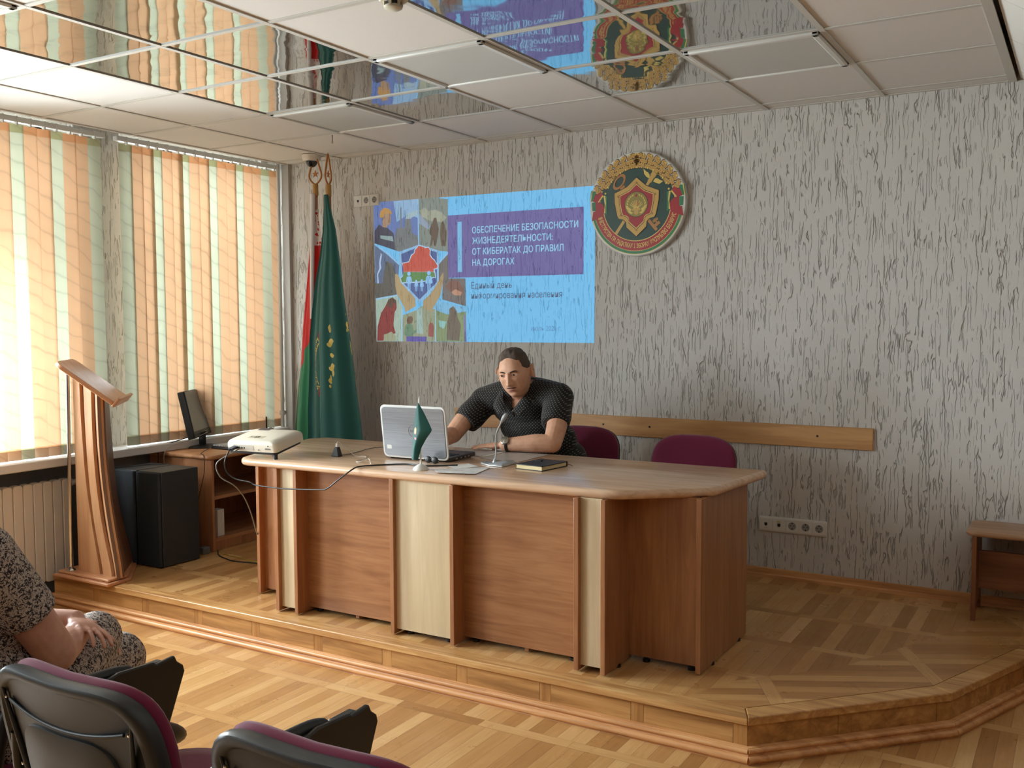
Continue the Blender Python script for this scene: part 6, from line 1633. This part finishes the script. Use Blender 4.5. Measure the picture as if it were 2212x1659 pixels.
# ---------------------------------------------------------------- audience chairs with writing tablets
M_SHELL = plain('chair_black_shell', (40, 43, 45), .42, grain=.08, gscale=300, bump=.06)
def audience_chair(x, y, label):
    t = thing('audience_chair', label, 'chair', (x, y, 0), 0, 'audience chairs with writing tablets')
    bc = lambda X, Z: -.262 - .20 * (Z - .62) + .36 * X * X         # back surface, seat side, facing +Y
    ol = superrect(.262, .43, .872, 3.6, 48)
    ol = [(a, b - .030 * (1 - (a / .262) ** 2) * max(0, (b - .65) / .22) + .012 * max(0, (b - .65) / .22)) for a, b in ol]
    obj('backrest', pad([(a * .985, b + .004) for a, b in ol], lambda X, Z: bc(X, Z) + .012, PILLOW(.026)), M_BURG, t, smooth=70, local=True)
    sh = pad(ol, lambda X, Z: bc(X, Z) - .020, [(.94, .016), (.985, .014), (1.0, .004), (1.0, -.010), (.985, -.020), (.955, -.0235), (.90, -.0235), (.875, -.016), (.86, -.013), (.5, -.020)])
    shell = obj('back_shell', sh, M_SHELL, t, smooth=50, local=True)
    # raised ribs and inner panel on the rear of the shell
    s0 = lambda X, Z: bc(X, Z) - .020 - .018
    inner = pad([(a * .62, .60 + (b - .65) * .66) for a, b in ol], s0, [(1.0, .004), (.985, -.006), (.95, -.008), (.5, -.010)])
    obj('inner_panel', inner, M_SHELL, shell, smooth=50, local=True)
    for s in (-1, 1):
        obj('rib', MB().tube([(s * (.215 - .06 * f), s0(s * (.215 - .06 * f), .80 - .34 * f) - .002, .80 - .34 * f) for f in [i / 8 for i in range(9)]], [.003 + .004 * math.sin(PI * i / 8) for i in range(9)], 8), M_SHELL, shell, smooth=60, local=True)
    obj('rib', MB().tube([(a, s0(a, .745 + .02 * (a / .2) ** 2) - .003, .745 + .03 * (a / .2) ** 2) for a in [-.19 + .38 * i / 14 for i in range(15)]], .004, 8), M_SHELL, shell, smooth=60, local=True)
    for s, z in ((-1, .775), (-1, .61), (1, .775), (1, .61)):
        obj('screw', MB().lathe([(.004, 0), (.004, .003), (0, .004)], 10, (s * .205, s0(s * .205, z) - .001, z), (0, -1, 0)), M_CHROME, shell, local=True)
    so = superrect(.262, -.235, .255, 3.2)
    seat = MB(); n = len(so); vs = []
    for k, z in ((.7, .405), (.95, .41), (1, .43), (1, .45), (.95, .466), (.7, .474)): vs += [(a * k, b * k, z - .012 * max(0, b * k - .12) / .13) for a, b in so]
    fs = [(i * n + j, i * n + (j + 1) % n, (i + 1) * n + (j + 1) % n, (i + 1) * n + j) for i in range(5) for j in range(n)] + [tuple(range(n - 1, -1, -1)), tuple(5 * n + j for j in range(n))]
    obj('seat', seat.add(vs, fs), M_BURG, t, smooth=70, local=True)
    # frame
    for s in (-1, 1):
        xs = s * .262
        obj('leg', MB().tube(smoothpath([(xs, .20, .012), (xs, .17, .38), (xs, .12, .40), (xs, -.10, .40)], 6), .0125, 10), M_STEEL, t, smooth=60, local=True)
        obj('leg', MB().tube(smoothpath([(xs, -.30, .012), (xs, -.20, .36), (xs, -.17, .40), (xs * .93, -.262, .55), (xs * .86, -.285, .68)], 6), .0125, 10), M_STEEL, t, smooth=60, local=True)
        for yy in (.20, -.30): obj('foot', MB().lathe([(.017, 0), (.017, .014), (.013, .02)], 12, (xs, yy, 0)), M_BLACK, t, local=True)
    obj('crossbar', MB().tube([(-.26, -.02, .395), (.26, -.02, .395)], .011, 10), M_STEEL, t, smooth=60, local=True)
    # right arm with the writing tablet folded down beside it
    ax = .335
    arm = obj('armrest', MB().tube(smoothpath([(ax - .035, -.245, .44), (ax - .005, -.262, .56), (ax, -.235, .668), (ax, -.19, .688), (ax, -.05, .684), (ax, .08, .676), (ax, .105, .640), (ax - .01, .09, .46), (ax - .06, .05, .40)], 8), .017, 12), M_BLACK, t, smooth=60, local=True)
    TO = -.045
    tab = [(.005, .668), (.095, .690), (.205, .684), (.212, .676), (.272, .682), (.280, .664), (.300, .648), (.305, .630), (.250, .50), (.215, .435), (.190, .415), (.060, .40), (.040, .42), (.020, .56)]
    obj('writing_tablet', MB().prism([(p[0] + TO, p[1]) for p in tab], .0, .014, ((ax + .022, 0, 0), (0, 1, 0), (0, 0, 1), (1, 0, 0))), plain('tablet_black', (22, 21, 20), .35), t, bevel=.004, local=True)
    obj('tablet_hinge', MB().box(ax - .004, .0, .660, ax + .026, .075, .680).box(ax - .004, .12, .655, ax + .024, .20, .676), M_SHELL, t, bevel=.005, local=True)
    return t
CY = -3.785
audience_chair(2.76, CY, 'dark audience chair carrying the woman in the patterned dress, at the left edge')
audience_chair(3.44, CY, 'burgundy and black audience chair nearest the bottom left corner, right of the seated woman')
audience_chair(4.12, CY, 'burgundy and black audience chair at the bottom edge, second from the left corner')

# ---------------------------------------------------------------- woman in the audience
def woman():
    t = thing('person', 'woman in black and white patterned dress at the left edge, hands on her knee', 'person', (2.76, -3.80, 0))
    SK = skin_mat('woman_skin', (206, 158, 138), (192, 140, 120))
    shL, shR = Vector((2.58, -3.96, 1.04)), Vector((2.935, -3.975, 1.04))
    elR, wrR = Vector((2.945, -3.785, .725)), Vector((2.79, -3.60, .715))
    elL, wrL = Vector((2.56, -3.74, .73)), Vector((2.815, -3.640, .755))
    Hc = Vector((2.757, -3.93, 1.31))
    M = Matrix.Translation(Hc) @ Matrix.Rotation(rad(180), 4, 'Z') @ Matrix.Rotation(rad(8), 4, 'X') @ Matrix.Scale(.97, 4)
    body = MB(); head_parts(body, M, True, 5)
    limb(body, [Vector((2.757, -3.98, 1.07)), Hc + Vector((0, -.005, -.07))], [.060, .052])
    tor = [((2.76, -3.86, .56), (.185, .150, .12)), ((2.76, -3.88, .68), (.170, .140, .13)), ((2.758, -3.90, .82), (.165, .130, .13)), ((2.757, -3.925, .95), (.165, .118, .11)), ((2.757, -3.95, 1.04), (.150, .085, .07))]
    for c, r in tor: body.ell(c, r, 22, 12)
    limb(body, [shL, shR], [.058, .058])
    for a, e, w in ((shR, elR, wrR), (shL, elL, wrL)):
        limb(body, [a, a.lerp(e, .5), e], [.060, .058, .050]); limb(body, [e, e.lerp(w, .4), w], [.049, .044, .028])
    hand_parts(body, wrL, (.95, -.16, -.05), (-.1, .35, .9), .95, -1, (.22, .25, .28, .32), .10, .75)
    hand_parts(body, wrR, (-.7, .6, .0), (.2, .2, .9), .93, 1, (.25, .25, .3, .3), .05)
    legs = [((2.85, -3.80, .56), (2.690, -3.485, .635), (2.65, -3.33, .24)), ((2.68, -3.80, .53), (2.64, -3.36, .53), (2.66, -3.28, .10))]
    for h, k, a in legs:
        limb(body, [h, k], [.085, .060]); limb(body, [k, Vector(k).lerp(Vector(a), .4), a], [.056, .055, .036])
    remeshed('body', body, SK, t, .005, 2)
    q = Mat('patterned_dress'); v = q.coords(); a = q.noise(v, 88, 3, .62, 1.6); b = q.noise(v, 180, 2, .5, 1.0)
    f = q.math('ADD', q.math('MULTIPLY', a, .65), q.math('MULTIPLY', b, .35))
    q.set(col=q.ramp(f, [(.40, lin((46, 42, 46))), (.475, lin((70, 62, 64))), (.50, lin((172, 158, 148))), (.56, lin((200, 188, 176))), (.62, lin((120, 106, 102)))]), rough=.85, spec=.2)
    q.bump(q.noise(v, 16, 3), .25, .01)
    d = MB()
    for c, r in tor: d.ell(c, (r[0] + .014, r[1] + .014, r[2] + .01), 22, 12)
    limb(d, [shL, shR], [.070, .070])
    for a2, e in ((shR, elR), (shL, elL)):
        c = a2.lerp(e, .62); d.tube([a2, a2.lerp(c, .5), c], [.074, .074, .074], 20)
    # skirt drawn over the crossed legs
    limb(d, [(2.85, -3.80, .55), (2.775, -3.645, .605), (2.690, -3.488, .640)], [.122, .102, .080])
    limb(d, [(2.68, -3.80, .53), (2.64, -3.37, .53)], [.115, .085])
    for f in range(6):
        u = f / 5; d.ell(Vector((2.80, -3.66, .50)).lerp(Vector((2.690, -3.480, .46)), u), (.070, .070, .15), 16, 10)
    d.ell((2.69, -3.475, .49), (.076, .068, .16), 18, 12); d.ell((2.68, -3.43, .36), (.080, .070, .12), 18, 12); d.ell((2.86, -3.83, .50), (.10, .13, .09), 18, 12)
    remeshed('dress', d, q.m, t, .008, 4)
    obj('hair', MB().ell(Hc + Vector((0, -.022, .030)), (.088, .098, .108), 24, 16).ell(Hc + Vector((0, -.075, -.05)), (.075, .055, .10), 20, 12), plain('woman_hair_brown', (86, 62, 46), .7, grain=.3, gscale=200, bump=.4), t, smooth=70)
    for x, y in ((2.66, -3.22), (2.66, -3.18)): pass
    obj('shoe', MB().ell((2.66, -3.235, .045), (.042, .12, .042), 16, 10), M_BLACK, t, smooth=60)
    obj('shoe', MB().ell((2.655, -3.235, .235), (.042, .115, .042), 16, 10, Matrix.Rotation(rad(-20), 3, 'X')), M_BLACK, t, smooth=60)
    nails = MB()
woman()
